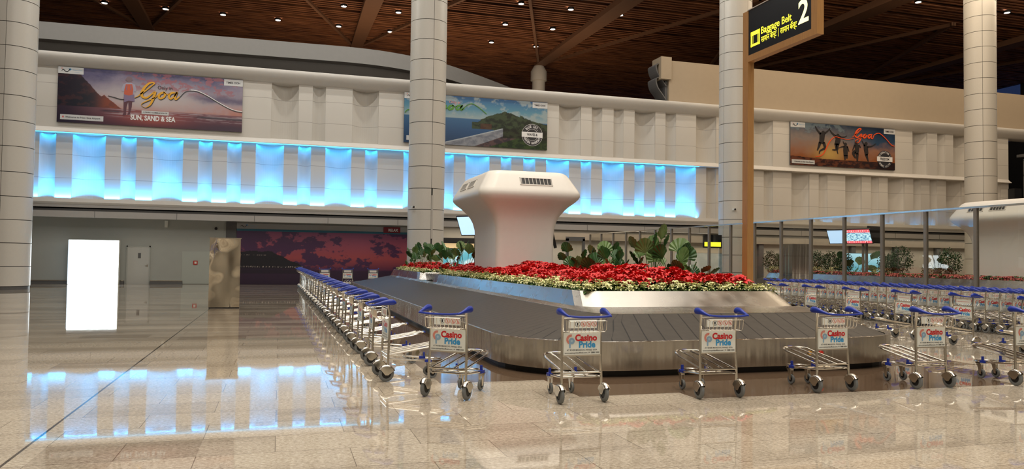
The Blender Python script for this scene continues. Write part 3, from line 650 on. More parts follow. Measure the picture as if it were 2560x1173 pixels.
# poster 2
r, w, h, b, q = poster('travel_poster', 'wide blue sea and green headland poster, half hidden by the round column', 6.63, 15.3, 8.2, 11.07, blue_sky)
f = mkf(66, 2430, 50, 240, 880, 1022, -w, w, 0, h); sc = 2*w/2473
q0 = MB(); F2 = lambda x, y: (f(1000-.9*(1580-x), 350+(y-508)*.8))
b.mark('white_tab'); b.prism([(-w+.15, .14), (-w+2.12, .14), (-w+2.12, .40), (-w+.15, .40)], -.104, -.112)
put_text(q, 'Welcome to New Goa Airport', .125, -w+1.18, .27, -.001, 1, bold=.002)
xx, zz_ = f(870, 222); put_text(q, 'Only in', .24, xx, zz_, -.001, 7, sx=.95)
def gs(pts, k): return [(*F2(x, y), wd*sc*k) for x, y, wd in pts]
for g in (G1, G2, G3, G4, G5[:4]): ribbon(q0, gs(g, 1.1), 0, -.02, 5)
ribbon(q0, [(*f(x, y), .04) for x, y in [(985, 355), (1030, 300), (1100, 255), (1160, 248), (1230, 285), (1310, 345), (1395, 420)]], 0, -.02, 5)
ribbon(q0, [(*f(x, y), .05) for x, y in [(80, 390), (105, 355), (130, 340), (200, 345)]], 0, -.02, 5)
cx, cz = f(2170, 770); Rb = .66
q.mark('round_emblem'); disc(q, cx, cz, Rb, -.001, 40, 1); disc(q, cx, cz, Rb, -.003, 40, 0, Rb-.015); disc(q, cx, cz, .36, -.003, 30, 0, .345)
rect(q, cx-Rb, cx+Rb, cz-.14, cz+.17, -.005, 0); put_text(q, 'WAVES &', .21, cx, cz+.01, -.008, 1, bold=.006, sx=.75)
put_arc(q, 'BLUE SKY,', .21, cx, cz, .50, -.006, pi/2, .20, 0, bold=.006); put_arc(q, 'GREEN HARMONY', .20, cx, cz, .50, -.006, -pi/2, .195, 0, inside=True, bold=.006)
shift(q, -.114); shift(q0, -.106); b.build_parts([M['tab']], r); q.build_parts(inks, r); q0.build('script_lettering', inks, r)
# poster 3
r, w, h, b, q = poster('travel_poster', 'wide orange and blue sunset poster with five jumping silhouettes, rightmost on the facade', 32.54, 41.14, 8.18, 11.06, jump)
f = mkf(90, 2280, 100, 235, 970, 1095, -w, w, 0, h)
b.mark('white_tab'); b.prism([(-w+.1, .10), (-w+1.92, .10), (-w+1.92, .36), (-w+.1, .36)], -.104, -.112); put_text(q, 'Welcome to New Goa Airport', .12, -w+1.05, .23, -.001, 1, bold=.002)
q0 = MB(); sc = 2*w/2190
F3 = lambda x, y: f(1775-.75*(1575-x), 430+(y-508)*.88)
for g in (G1, G2, G3, G4): ribbon(q0, [(*F3(x, y), wd*sc*.9) for x, y, wd in g], 0, -.02, 6)
ribbon(q0, [(*f(x, y), .055) for x, y in [(1770, 380), (1760, 430), (1790, 430), (1820, 360), (1880, 325), (1940, 325), (2010, 375), (2090, 450), (2190, 560), (2260, 590)]], 0, -.02, 6)
ribbon(q0, [(*f(x, y), wd) for x, y, wd in [(590, 810, .03), (680, 800, .06), (760, 740, .07), (820, 620, .07), (890, 490, .06), (990, 405, .05), (1100, 425, .04), (1250, 455, .03), (1400, 430, .03)]], 0, -.018, 6)
sil = MB()
def pl(pts): sil.prism([f(x, y) for x, y in pts], -.106, -.126, 'xz', 0)
def limb(pts): ribbon(sil, [(*f(x, y), wd*sc) for x, y, wd in pts], -.106, -.126, 0, sub=4)
for dx, dy, body in ((0, 0, 0),):
    pl([(680, 320), (735, 310), (790, 330), (770, 500), (780, 540), (665, 540), (675, 480)]); disc(sil, *f(750, 320), .14, -.127, 12)
    limb([(590, 185, 16), (630, 265, 26), (700, 350, 40)]); limb([(895, 220, 14), (850, 280, 26), (770, 340, 38)])
    limb([(690, 520, 60), (660, 610, 40), (632, 685, 20)]); limb([(760, 520, 60), (785, 630, 42), (690, 690, 26), (672, 750, 16)])
    pl([(1000, 370), (1060, 350), (1115, 390), (1110, 490), (1080, 580), (985, 560), (1010, 450)]); disc(sil, *f(1055, 375), .13, -.127, 12)
    limb([(885, 250, 14), (930, 320, 26), (1010, 390, 36)]); limb([(1245, 378, 12), (1180, 410, 24), (1095, 410, 36)]); limb([(1040, 540, 60), (1050, 640, 40), (1040, 680, 26), (1058, 755, 12)]); limb([(1010, 540, 50), (1020, 660, 34), (940, 668, 18)])
    pl([(1175, 590), (1215, 575), (1260, 600), (1265, 740), (1255, 800), (1180, 800), (1170, 680)]); disc(sil, *f(1215, 555), .12, -.127, 12); limb([(1080, 630, 10), (1130, 610, 18), (1190, 600, 26)]); limb([(1250, 600, 26), (1275, 660, 18), (1292, 710, 10)]); limb([(1165, 490, 8), (1180, 530, 20), (1205, 550, 26)])
    limb([(1200, 780, 44), (1208, 880, 20)]); limb([(1245, 780, 44), (1248, 850, 20)])
    pl([(1400, 560), (1450, 545), (1500, 570), (1500, 700), (1480, 760), (1400, 760), (1420, 650)]); disc(sil, *f(1440, 530), .13, -.127, 12); limb([(1410, 570, 30), (1385, 630, 22), (1362, 685, 12)]); limb([(1500, 570, 30), (1535, 625, 20)]); limb([(1420, 700, 60), (1375, 740, 46), (1430, 840, 28)]); limb([(1465, 740, 60), (1465, 900, 26)])
    pl([(1600, 560), (1640, 560), (1690, 600), (1700, 740), (1680, 790), (1630, 780), (1605, 660)]); disc(sil, *f(1650, 540), .13, -.127, 12); limb([(1562, 475, 10), (1590, 530, 22), (1625, 590, 34)]); limb([(1865, 535, 10), (1780, 590, 22), (1680, 605, 34)]); limb([(1655, 760, 60), (1680, 850, 34), (1700, 910, 16)])
cx, cz = f(2050, 870); Rb = .62
q.mark('round_emblem'); disc(q, cx, cz, Rb, -.001, 40, 1); rect(q, cx-Rb-.04, cx+Rb+.04, cz-.14, cz+.19, -.005, 0); put_text(q, 'FREEDOM', .24, cx, cz+.02, -.008, 1, bold=.008, sx=.72)
put_arc(q, 'CELEBRATION IS', .18, cx, cz, .50, -.006, pi/2, .19, 0, bold=.004); put_arc(q, 'COMES ALIVE', .18, cx, cz, .50, -.006, -pi/2, .2, 0, inside=True, bold=.004)
shift(q, -.128); shift(q0, -.128); b.build_parts([M['tab']], r); q.build_parts(inks, r); q0.build('script_lettering', inks, r); sil.build('printed_silhouettes', [mat('printed_dark_silhouette', (.012, .008, .008), .6)], r)
# sunset mural at floor level
r = empty('wall_mural', (2.95, 44.98, 0), 0, 'floor level mural of a purple sunset sea with harbour lights', 'mural'); w = 5.25
MB().box(-w, w, -.05, 0, 0, 3.38).build('backing_board', M['greytrim'], r); picture('printed_picture', r, -w, w, 0, 2.98, -.056, sunset, 420, 120)
b = MB(); b.box(-w, w, -.06, -.05, 3.06, 3.38); b.build('white_band', speckle('pale_header', (.36, .37, .37), .03, 3, .5), r)
b = MB(); b.box(-w, w, -.065, -.05, 2.96, 3.08); b.build('teal_stripe', mat('teal_print', (.02, .14, .22), .4), r)
q = MB(True); corner_logo(q, -w+.2, 3.2, .6, 1, 8); put_text(q, 'New Goa', .10, -w+.9, 3.26, -.002, 3); put_text(q, 'Airport', .07, -w+.86, 3.17, -.002, 3); shift(q, -.064); q.build_parts(inks, r)
r = empty('shop_sign', (6.3, 44.92, 3.02), 0, 'small dark red sign reading RELAX above the mural', 'sign'); MB().box(-.55, .42, -.06, 0, 0, .34).build('sign_board', M['relax'], r)
q = MB(); put_text(q, 'RELAX', .21, .0, .16, -.065, 0, bold=.008, sx=.9); q.build('sign_lettering', M['white_ink'], r, fix=False)
# shop front right of the column
r = empty('shop_front', (9.8, 44.95, 0), 0, 'shop front with black header, warm lit band and teal picture beside the column', 'shop front')
MB().box(-1.9, 1.6, -.15, .05, 2.5, 2.82).build('black_header', M['black'], r); MB().box(-1.9, 1.6, -.05, .05, 2.2, 2.5).build('lit_band', M['warm_lit'], r)
MB().box(-1.9, 1.6, -.1, .05, 2.15, 2.2).build('trim_bar', M['black'], r)
def teal(s, t): n = fbm(s*3, t*2, 2, 4, 61); return lerp3(stops(t, [(0, (.05, .09, .04)), (.4, (.03, .20, .26)), (1, (.10, .30, .36))]), (.5, .6, .6), max(0, n))
MB().box(-1.9, 1.6, -.03, .05, 0, 2.15).build('backing_board', M['greytrim'], r); picture('picture_panel', r, -1.9, 1.6, 0, 2.15, -.04, teal, 60, 40, 'print_lit')
# lightbox standing on the floor
r = empty('lightbox', (-9.18, 44.35, 0), 0, 'tall blank glowing white lightbox on the floor by the far left wall', 'lightbox')
MB().box(-1.17, 1.17, -.16, .16, .0, 2.30).build('casing', M['white'], r); MB().box(-1.15, 1.16, -.175, -.16, .02, 2.28).build('lit_panel', M['lightbox'], r)
MB().box(-1.19, -1.17, -.14, .14, .02, 2.28).build('side_panel', mat('lit_side', (.6, .75, .9), .4, emit=(.6, .8, 1), es=.9), r)
# mirrored kiosk
r = empty('mirror_kiosk', (-1.58, 24.95, 0), 0, 'tall narrow mirror-steel kiosk with warped reflections standing on the open floor', 'kiosk')
MB().box(-.44, .44, -.2, .2, .03, 2.10).build('mirror_body', M['warp'], r); MB().box(-.46, .46, -.22, .22, 2.10, 2.13).build('top_cap', M['steel'], r); MB().box(-.43, .43, -.19, .19, 0, .03).build('foot', M['black'], r)
r = empty('mirror_kiosk', (20.05, 26.4, 0), 0, 'brown steel kiosk standing behind the glass partition', 'kiosk')
MB().box(-.48, .48, -.3, .3, .03, 2.36).build('steel_body', M['brushed'], r); MB().box(-.46, .46, -.28, .28, 0, .03).build('foot', M['black'], r)
# ---------------------------------------------------------------- baggage carousel
def ring(u0, u1, v0, v1, rf, rb, n=8):
    pts = []
    for cx, cy, a0, rr in ((u0+rf, v0+rf, pi, rf), (u1-rf, v0+rf, 1.5*pi, rf), (u1-rb, v1-rb, 0, rb), (u0+rb, v1-rb, .5*pi, rb)):
        for k in range(n+1): a = a0+pi/2*k/n; pts.append((cx+rr*cos(a), cy+rr*sin(a)))
    return pts
def dens(pts, m=14):
    out = []; n = len(pts)
    for i in range(n):
        a, b_ = pts[i], pts[(i+1) % n]; d = math.dist(a, b_)
        k = max(1, int(d/.8)) if d > 1.5 else 1
        out.append((i, k))
    return out
def loft(rings, mi=0, closed=True):
    """rings: list of (pts, z) with equal counts; long straights are split for clean shading"""
    mb = MB(); D = dens(rings[0][0]); vs = []; uv = []; cols = []
    for pts, z in rings:
        row = []; n = len(pts)
        for i, k in D:
            a, b_ = pts[i], pts[(i+1) % n]
            for q in range(k): row.append((a[0]+(b_[0]-a[0])*q/k, a[1]+(b_[1]-a[1])*q/k, z))
        row.append(row[0]); cols.append(row)
    n = len(cols[0]); base = cols[0]; L = [0]
    for i in range(1, n): L.append(L[-1]+math.dist(base[i], base[i-1]))
    t = 0
    for j, row in enumerate(cols):
        if j: t += math.dist(cols[j][5], cols[j-1][5])
        vs += row; uv += [(L[i], t) for i in range(n)]
    fs = [(j*n+i, j*n+i+1, (j+1)*n+i+1, (j+1)*n+i) for j in range(len(cols)-1) for i in range(n-1)]
    mb.add(vs, fs, mi); mb.uv = uv; return mb
def offset_carousel(U0, v0, v1, label, full):
    """U0 = left outer edge"""
    r = empty('baggage_carousel', (U0+3.4, (v0+v1)/2, 0), 0, label, 'baggage carousel'); o = Vector(r.location)
    def ad(mb, name, m, **kw): mb.v = [(x-o.x, y-o.y, z) for x, y, z in mb.v]; return mb.build(name, m, r, fix=False, **kw)
    R0 = ring(U0, U0+6.82, v0, v1, 1.55, 1.9); Rp = ring(U0+.12, U0+6.7, v0+.12, v1-.12, 1.45, 1.8)
    R1 = ring(U0+1.62, U0+6.02, v0+1.25, v1-1.5, .45, .8); R2 = ring(U0+1.74, U0+5.96, v0+2.02, v1-2.0, .35, .8)
    Rk = ring(U0+.03, U0+6.79, v0+.03, v1-.03, 1.54, 1.88); Rs = ring(U0+.07, U0+6.75, v0+.07, v1-.07, 1.5, 1.85)
    ad(loft([(Rp, 0), (Rp, .09)]), 'plinth', M['black'])
    ad(loft([(Rs, .09), (R0, .09), (R0, .485), (Rk, .492), (Rs, .47)]), 'outer_skirt', M['brushed'], smooth=True, ang=30)
    ad(loft([(Rs, .455), (R1, .77)]), 'belt', M['belt'], smooth=True, ang=30)
    ad(loft([(R1, .755), (R1, .775), (R2, .83)]), 'inner_ramp', M['ramp'], smooth=True, ang=30)
    return r, ad
U0 = 3.08
CR, ad = offset_carousel(U0, 9.66, 37.0, 'large steel baggage carousel with black belt and flower planter in its middle', True)
def planter(ad, u0, u1, v0, v1, name):
    Pb = ring(u0, u1, v0, v1, .45, .3, 3); Pt = ring(u0+.10, u1-.10, v0+.40, v1-.25, .45, .3, 3); Pi = ring(u0+.15, u1-.15, v0+.45, v1-.30, .42, .3, 3)
    ad(loft([(Pb, .81), (Pt, 1.075), (Pi, 1.075), (Pi, .98)]), name, M['ramp'], smooth=True, ang=18)
    q = MB(); q.add([(x, y, 1.0) for x, y in Pi], [tuple(range(len(Pi)))]); return ad(q, 'planter_soil', M['soil'])
planter(ad, 4.80, 9.02, 11.72, 25.2, 'planter_wall')
planter(ad, 4.80, 9.02, 27.4, 35.0, 'planter_wall')
b = MB(); b.box(5.1, 8.7, 24.9, 27.7, .8, 1.04); ad(b, 'feed_hood', M['ramp'])
b = MB(); disc(b, 0, 0, .001, 0, 4)
b = MB(); b.lathe([(.0001, -.02), (.03, -.02), (.03, 0)], 10, axis='y', c=(7.55, 9.66, .27)); ad(b, 'amber_light', mat('amber_button', (.6, .3, .02), .3))
b = MB(); b.lathe([(.0001, -.02), (.03, -.02), (.03, 0)], 10, axis='y', c=(7.75, 9.66, .27)); ad(b, 'red_light', mat('red_button', (.6, .03, .02), .3))
C2, ad2 = offset_carousel(22.8, 12.5, 37.2, 'second baggage carousel with flower planter behind the glass partition', True)
planter(ad2, 24.5, 28.1, 14.7, 35.15, 'planter_wall')
# ---------------------------------------------------------------- white vent towers
def tower(x, y, rz, label):
    r = empty('vent_tower', (x, y, 1.0), rz, label, 'vent tower', 'white air vent towers')
    W_, L_ = .84, 1.26
    def rr(w, l, rad, n=6):
        p = []
        for cx, cy, a0 in ((w-rad, l-rad, 0), (-w+rad, l-rad, pi/2), (-w+rad, -l+rad, pi), (w-rad, -l+rad, 1.5*pi)):
            for k in range(n+1): a = a0+pi/2*k/n; p.append((cx+rad*cos(a), cy+rad*sin(a)))
        return p
    prof = [(0, 0, .16), (.5, 0, .16), (1.15, 0, .17), (1.45, .02, .18), (1.65, .07, .20), (1.80, .14, .22), (1.95, .25, .25), (2.08, .38, .3), (2.18, .50, .33), (2.27, .58, .36), (2.34, .61, .37), (2.42, .60, .37), (2.50, .56, .36),
            (2.85, .36, .34), (2.93, .30, .32), (2.98, .22, .28), (3.0, .10, .2), (3.0, -.2, .15)]
    mb = MB(); vs = []; n = None
    for z, e, rad in prof:
        p = rr(W_+e, L_+e, rad); n = len(p); vs += [(a, b_, z) for a, b_ in p]
    fs = [(j*n+i, j*n+(i+1) % n, (j+1)*n+(i+1) % n, (j+1)*n+i) for j in range(len(prof)-1) for i in range(n)] + [tuple((len(prof)-1)*n+i for i in range(n))]
    mb.add(vs, fs); mb.build('moulded_shell', M['frp'], r, smooth=True, ang=50)
    # grilles on the sloping faces
    def grille(cx, face, wd):
        ang = {'f': 0, 'l': -pi/2, 'r': pi/2, 'b': pi}[face]; half = L_ if face in 'fb' else W_
        T = Matrix.Rotation(ang, 4, 'Z') @ Matrix.Translation((cx, -(half+.455), 2.685)) @ Matrix.Rotation(-math.atan2(.2, .35), 4, 'X')
        b = MB(); b.box(-wd, wd, -.02, .05, -.12, -.10, 0, T); b.box(-wd, wd, -.02, .05, .10, .12, 0, T); b.box(-wd, -wd+.02, -.02, .05, -.12, .12, 0, T); b.box(wd-.02, wd, -.02, .05, -.12, .12, 0, T)
        g_ = b.build('grille_frame', M['frp'], r, fix=False); b = MB(); b.box(-wd+.02, wd-.02, -.008, -.003, -.10, .10, 0, T); b.build('grille_opening', M['black'], g_)
        nb = max(5, int(wd*2/.10))
        for k in range(nb): xk = -wd+.04+(2*wd-.08)*k/(nb-1); b = MB(); b.box(xk-.009, xk+.009, -.024, -.008, -.10, .10, 0, T); b.build('grille_blade', M['fascia'], g_)
    grille(.12, 'f', .46); grille(-.62, 'l', .34); grille(.30, 'l', .34); grille(0, 'b', .46); grille(.62, 'r', .34); grille(-.3, 'r', .34)
    b = MB(); e = .003
    for xs in (-.44, .62): b.box(xs-.006, xs+.006, -L_-.62, -L_-.0, 2.5, 2.505)
    return r
tower(6.44, 21.25, 0, 'white mushroom shaped vent tower rising from the near flower planter')
tower(26.05, 21.7, 0, 'white vent tower behind the glass partition at the right edge')
# tilted information screens beside the towers
def screen(x, y, z, rz, label, m, pole=True, tilt=20, w=.55, h=.36, fn=None):
    r = empty('information_screen', (x, y, z), rz, label, 'screen'); T = Matrix.Rotation(radians(tilt), 4, 'X')
    MB().box(-w, w, -.04, .05, -h, h, 0, T).build('screen_case', M['black'], r); 
    if fn:
        o = picture('lit_picture', r, -w+.03, w-.03, -h+.03, h-.03, -.045, fn, 40, 26, 'print_lit'); o.rotation_euler = (radians(tilt), 0, 0)
    else: MB().box(-w+.03, w-.03, -.045, -.04, -h+.03, h-.03, 0, T).build('lit_panel', m, r)
    b = MB(); b.tube([(0, .05, 0), (0, .42, -.05)], .035, 8)
    if pole: b.tube([(0, .42, -z+1.0), (0, .42, .3)], .06, 8)
    b.build('support_pole', M['mullion'], r); return r
screen(6.1, 25.3, 2.72, radians(-52), 'tilted pale lit screen left of the near white vent tower', M['screen'], tilt=25, w=.40, h=.36)
screen(8.15, 22.7, 2.5, radians(70), 'dark edge-on screen right of the near white vent tower', M['black'], tilt=-14, w=.45, h=.55)
def tv(s, t):
    if t > .80 or t < .17: return lerp3((.8, .10, .14), (.9, .8, .8), .8 if math.sin(s*70) > .3 and abs((t-.9 if t > .5 else t-.09)) < .04 else 0)
    n = fbm(s*6, t*6, 2, 4, 12); return lerp3((.08, .25, .45), (.6, .9, 1.0), .5+n*1.6)
screen(24.6, 28.2, 2.83, radians(-68), 'tilted lit screen showing a colourful programme behind the glass', None, fn=tv, tilt=27, w=.60, h=.36)
screen(24.8, 29.6, 2.85, radians(-68), 'tilted blank pale blue screen left of the colourful one behind the glass', M['screen'], tilt=27, w=.58, h=.36)
screen(25.3, 28.0, 2.90, radians(10), 'black screen turned aside, right of the colourful one behind the glass', M['black'], tilt=8, w=.50, h=.38)
r = empty('lit_poster', (26.8, 30.4, 0), 0, 'pale blue lit picture panel beyond the palms behind the glass', 'poster')
MB().box(-1.15, 1.15, 0, .12, 1.05, 2.12).build('panel_case', M['greytrim'], r)
def sea(s, t): n = fbm(s*4, t*3, 2, 4, 90); c = stops(t, [(0, (.25, .42, .45)), (.3, (.10, .32, .42)), (1, (.35, .60, .72))]); return lerp3(c, (.03, .08, .05), 1 if (t < .35+.1*n and n > .12) else 0)
picture('lit_picture', r, -1.12, 1.12, 1.08, 2.09, -.006, sea, 50, 20, 'print_lit')
# ---------------------------------------------------------------- sign post
SX, SY = 8.45, 12.5
r = empty('belt_sign', (SX, SY, 1.0), 0, 'tall wooden post with a lit yellow on black baggage belt 2 sign', 'sign')
MB().box(-.065, .065, 0, .17, -.0, 4.55).build('post', M['wood'], r)
b = MB(); L_ = 1.95; Z0, Z1 = 4.50, 5.36
b.box(-.065, .065, -L_, .0, Z0-.12, Z0); b.box(-.065, .065, -L_, -L_+.15, Z0, Z1+.2); b.box(-.065, .065, -.0, .17, 4.55, Z1+.0); b.build('wood_frame', M['wood'], r)
MB().box(-.055, .075, -L_+.15, 0.0, Z0, Z1).build('sign_panel', M['sign_face'], r); MB().box(-.07, .07, -L_+.15, .02, Z1, Z1+.015).build('top_edge', M['fascia'], r)
T = Matrix.Translation((-.0565, 0, 0)) @ Matrix.Rotation(-pi/2, 4, 'Z')   # local x -> -y
T = Matrix(((0, 1, 0, -.0565), (-1, 0, 0, 0), (0, 0, 1, 0), (0, 0, 0, 1)))
q = MB(); HH = Z1-Z0
def st(x, z): return (x*1.8, Z0+z*HH)
x_, z_ = st(.055, 0); 
pic = MB(); a0, b0 = .075, Z0+.14; s_ = .28
for rc in ((0, s_, 0, .045), (0, s_, s_-.075, s_), (0, .04, 0, s_), (s_-.04, s_, 0, s_), (.065, .075, .03, s_-.06), (s_-.075, s_-.065, .03, s_-.06)): rect(pic, a0+rc[0], a0+rc[1], b0+rc[2], b0+rc[3], 0)
rect(pic, a0+.095, a0+.10, b0+s_-.075, b0+s_-.05, -.001)
pic.v = [tuple(T @ Vector(p)) for p in pic.v]; pic.build('suitcase_pictogram', M['sign_yellow'], r, fix=False)
put_text(q, 'Baggage Belt', .185, .83, Z0+.362, 0, 0, M3=T, bold=.0022, fit=.88)
put_text(q, '\u0938\u093e\u092e\u093e\u0928 \u092c\u0947\u0932\u094d\u091f', .15, .628, Z0+.195, 0, 0, M3=T, bold=.0012, fit=.46)
put_text(q, '\u0938\u093e\u092e\u093e\u0928 \u092c\u0945\u0932\u094d\u091f', .15, 1.19, Z0+.195, 0, 0, M3=T, bold=.0012, fit=.46)
q.build('sign_lettering', M['sign_yellow'], r, fix=False)
q = MB(); put_text(q, '2', .56, 1.59, Z0+.345, 0, 0, M3=T, bold=.011, fit=.27); q.build('belt_number', M['sign_white'], r, fix=False)
q = MB(); b_ = [(.903, Z0+.12), (.913, Z0+.12), (.913, Z0+.27), (.903, Z0+.27)]; q.add([tuple(T @ Vector((x, 0, z))) for x, z in b_], [(0, 1, 2, 3)]); q.build('divider_bar', M['sign_yellow'], r, fix=False)
# small distant sign
r = empty('belt_sign', (22.3, 36.5, 0), 0, 'small distant black and yellow hanging sign seen through the glass', 'sign')
MB().box(-.55, .55, -.05, .05, 2.35, 3.05).build('sign_panel', M['sign_face'], r); MB().box(-.5, .5, -.055, -.05, 2.42, 2.66).build('lit_band', M['sign_yellow'], r); b = MB(); b.box(.5, .6, .0, .1, 0, 3.05); b.build('post', M['mullion'], r)
# ---------------------------------------------------------------- glass partition
r = empty('glass_partition', (18.05, 29, 0), 0, 'long glass partition with grey brown mullions and a thin top rail behind the trolleys', 'glass partition')
vy = [11.2+1.69*k for k in range(20)]
for k, v in enumerate(vy):
    b = MB(); b.box(-.05, .05, v-.045-29, v+.045-29, 0, 3.15); b.build('mullion', M['mullion'], r)
for k in range(len(vy)-1): b = MB(); b.box(-.006, .006, vy[k]+.045-29, vy[k+1]-.045-29, .08, 3.14); b.build('glass_pane', M['glass'], r)
MB().box(-.055, .055, vy[0]-.05-29, vy[-1]+.05-29, 3.15, 3.20).build('top_rail', M['steel'], r); MB().box(-.05, .05, vy[0]-29, vy[-1]-29, 0, .08).build('base_rail', M['mullion'], r)
r = empty('door_frame_gate', (17.2, 43.6, 0), 0, 'dark metal door frame at the far end of the glass partition', 'door frame')
b = MB(); b.box(-.6, -.45, -.08, .08, 0, 2.9); b.box(.45, .6, -.08, .08, 0, 2.9); b.box(-.6, .6, -.08, .08, 2.75, 3.0); b.build('frame', M['greytrim'], r)
MB().box(-.45, .45, -.01, .01, 0, 2.75).build('glass_pane', M['glass'], r)
# wall behind the glass: pilasters and a dark rail, right end frame
for k, u in enumerate((31.5, 35.3, 39.1, 42.9, 46.7)):
    tag(MB().box(u-.18, u+.18, 45.3, 45.6, 0, 3.1).build('wall_pilaster', M['greytrim']), 'dark narrow pilaster on the far lower wall behind the glass, '+ORD[k]+' from the left', 'pilaster', 'pilasters behind the glass')
b = MB(); b.box(12, 51.6, 45.2, 45.6, 2.85, 3.30); struct(b.build('trim_6', speckle('brown_bulkhead', (.22, .19, .155), .15, 1.5, .6)))
r = empty('glazed_screen_wall', (53.5, 43.0, 0), 0, 'dark framed glazed enclosure at the far right edge beside the facade', 'glazed enclosure')
b = MB()
for z in (5.0, 6.6, 8.2, 9.35): b.box(-1.2, 3.4, -.1, .1, z, z+.13)
for x in (-1.2, 1.1, 3.3): b.box(x, x+.14, -.12, .12, 4.6, 9.4)
b.box(-1.25, 3.4, -.15, .6, 9.65, 9.85); b.build('frame', M['greytrim'], r); MB().box(-1.1, 3.3, .04, .06, 4.6, 9.4).build('glass_pane', mat('dark_tinted_glass', (.05, .055, .035), .15), r)
MB().box(-1.95, -1.25, .2, .8, 3.6, 7.3).build('dark_opening', M['black'], r)
# ---------------------------------------------------------------- luggage trolleys
def arcpts(cx, cy, z, r, a0, a1, n): return [(cx+r*cos(a0+(a1-a0)*k/n), cy+r*sin(a0+(a1-a0)*k/n), z) for k in range(n+1)]
def make_trolley():
    r = empty('luggage_trolley')
    for s in (-1, 1):
        b = MB(); b.tube(smooth_path([(s*.243, .0, .20), (s*.240, .004, .36), (s*.236, .015, .60), (s*.232, .018, .80), (s*.232, -.004, .99)], 3), .0155, 8); b.build('upright_post', M['steel'], r, smooth=True)
    # handle: low bar on the user's side, broad rounded grips over the posts
    b = MB(); b.tube(smooth_path([(-.255, -.215, .985), (-.20, -.225, .978), (-.10, -.228, .972), (.10, -.228, .972), (.20, -.225, .978), (.255, -.215, .985)], 3), .0125, 8)
    for s in (-1, 1):
        P = smooth_path([(s*.248, -.235, .980, .010, .010), (s*.254, -.20, .986, .017, .016), (s*.262, -.14, .998, .021, .022), (s*.268, -.06, 1.015, .028, .036), (s*.270, .01, 1.022, .034, .045), (s*.268, .055, 1.020, .030, .040), (s*.266, .085, 1.014, .014, .020), (s*.265, .094, 1.012, .002, .003)], 3)
        n = 10; vs = [(x+.88*w*cos(2*pi*k/n), y, z+.88*h*sin(2*pi*k/n)) for x, y, z, w, h in P for k in range(n)]
        b.add(vs, [(i*n+k, i*n+(k+1) % n, (i+1)*n+(k+1) % n, (i+1)*n+k) for i in range(len(P)-1) for k in range(n)]+[tuple(range(n)), tuple((len(P)-1)*n+k for k in range(n))])
    b.build('push_handle', M['blue'], r, smooth=True)
    # wire basket on the user's side
    b = MB(); w = .0042
    b.tube([(-.215, -.01, .935), (-.215, -.16, .925), (.235, -.16, .925), (.235, -.01, .935)], w, 5); b.tube([(-.20, -.01, .80), (-.20, -.125, .80), (.22, -.125, .80), (.22, -.01, .80)], w, 5)
    for k in range(10): x = -.21+.049*k; b.tube([(x, -.16, .925), (x, -.15, .83), (x, -.12, .80), (x, -.005, .80)], w*.85, 4)
    for s in (-.215, .235):
        for k in range(2): b.tube([(s, -.05-.05*k, .93), (s*.95, -.05-.04*k, .80)], w*.85, 4)
    b.tube([(-.235, .0, .945), (.235, .0, .945)], .006, 6); b.tube([(-.235, .005, .795), (.235, .005, .795)], .007, 6)
    b.build('wire_basket', M['wire'], r, smooth=True)
    p = MB().box(-.17, .17, -.022, -.010, .835, .925).build('notice_plate', M['white'], r)
    for side, yy in ((False, -.0235), (True, -.0085)):
        k = MB(); disc(k, -.062, .882, .032, yy, 14, 0, .027); rect(k, -.072, -.054, .865, .897, yy, 0); k.build('black_notice_mark', M['black_ink'], p, fix=False)
        k = MB()
        for x in (.006, .074, .138):
            disc(k, x, .882, .032, yy, 14, 0, .025); k.add([(x-.024, yy, .902), (x-.018, yy, .908), (x+.024, yy, .862), (x+.018, yy, .856)], [(0, 1, 2, 3)]); rect(k, x-.008, x+.008, .866, .892, yy, 0)
        k.build('red_notice_marks', M['red_pale'], p, fix=False)
        break
    k = MB(); put_text(k, 'Please do not take the trolley beyond this point', .0145, 0, .882, -.008, 0, flip=True, bold=.0004); k.build('red_notice_line', M['red_ink'], p, fix=False)
    p = MB().box(-.222, .222, -.004, .008, .535, .785).build('advert_panel', M['white'], r)
    red = MB(); blu = MB(); blk = MB(); gr = MB()
    for fl, yy in ((False, -.0055), (True, .0095)):
        k = -1 if fl else 1
        put_text(red, 'Casino', .098, k*.048, .722, yy, 0, flip=fl, bold=.0042, sx=.98); put_text(blu, 'Pride', .098, k*.060, .646, yy, 0, flip=fl, bold=.0042, sx=.98)
        put_text(blk, 'AT RIVER MANDOVI, PANAJI, GOA', .024, 0, .588, yy, 0, flip=fl, bold=.0003); put_text(blk, 'www.casinoprideofficial.com | 91 5888 5000', .0235, 0, .557, yy, 0, flip=fl, bold=.0004)
        disc(gr, -k*.137, .708, .056, yy, 18, 0, .030, radians(75 if not fl else -75), radians(255 if not fl else -255+360) if not fl else radians(105))
        disc(blu, -k*.126, .690, .036, yy-(.0005 if not fl else -.0005), 18, 1); disc(blu, -k*.128, .692, .014, yy-(.001 if not fl else -.001), 12, 2); rect(blu, min(-k*.158, -k*.138), max(-k*.158, -k*.138), .612, .70, yy-(.0004 if not fl else -.0004), 1)
    red.build('red_lettering', M['red_ink'], p, fix=False); blu.build('blue_lettering', [M['blue_ink'], M['blue_grey'], mat('pale_blue_ink', (.45, .62, .74), .4)], p, fix=False)
    blk.build('black_lettering', M['black_ink'], p, fix=False); gr.build('faded_red_arc', M['red_pale'], p, fix=False)
    b = MB(); b.box(-.235, .235, -.008, .012, .520, .536); b.build('panel_rail', M['wire'], r)
    for z, y in ((.335, .0), (.285, .01)): b = MB(); b.tube([(-.24, y, z), (.24, y, z)], .011, 8); b.build('cross_bar', M['steel'], r, smooth=True)
    # sloping load deck
    b = MB(); z0, z1 = .335, .455
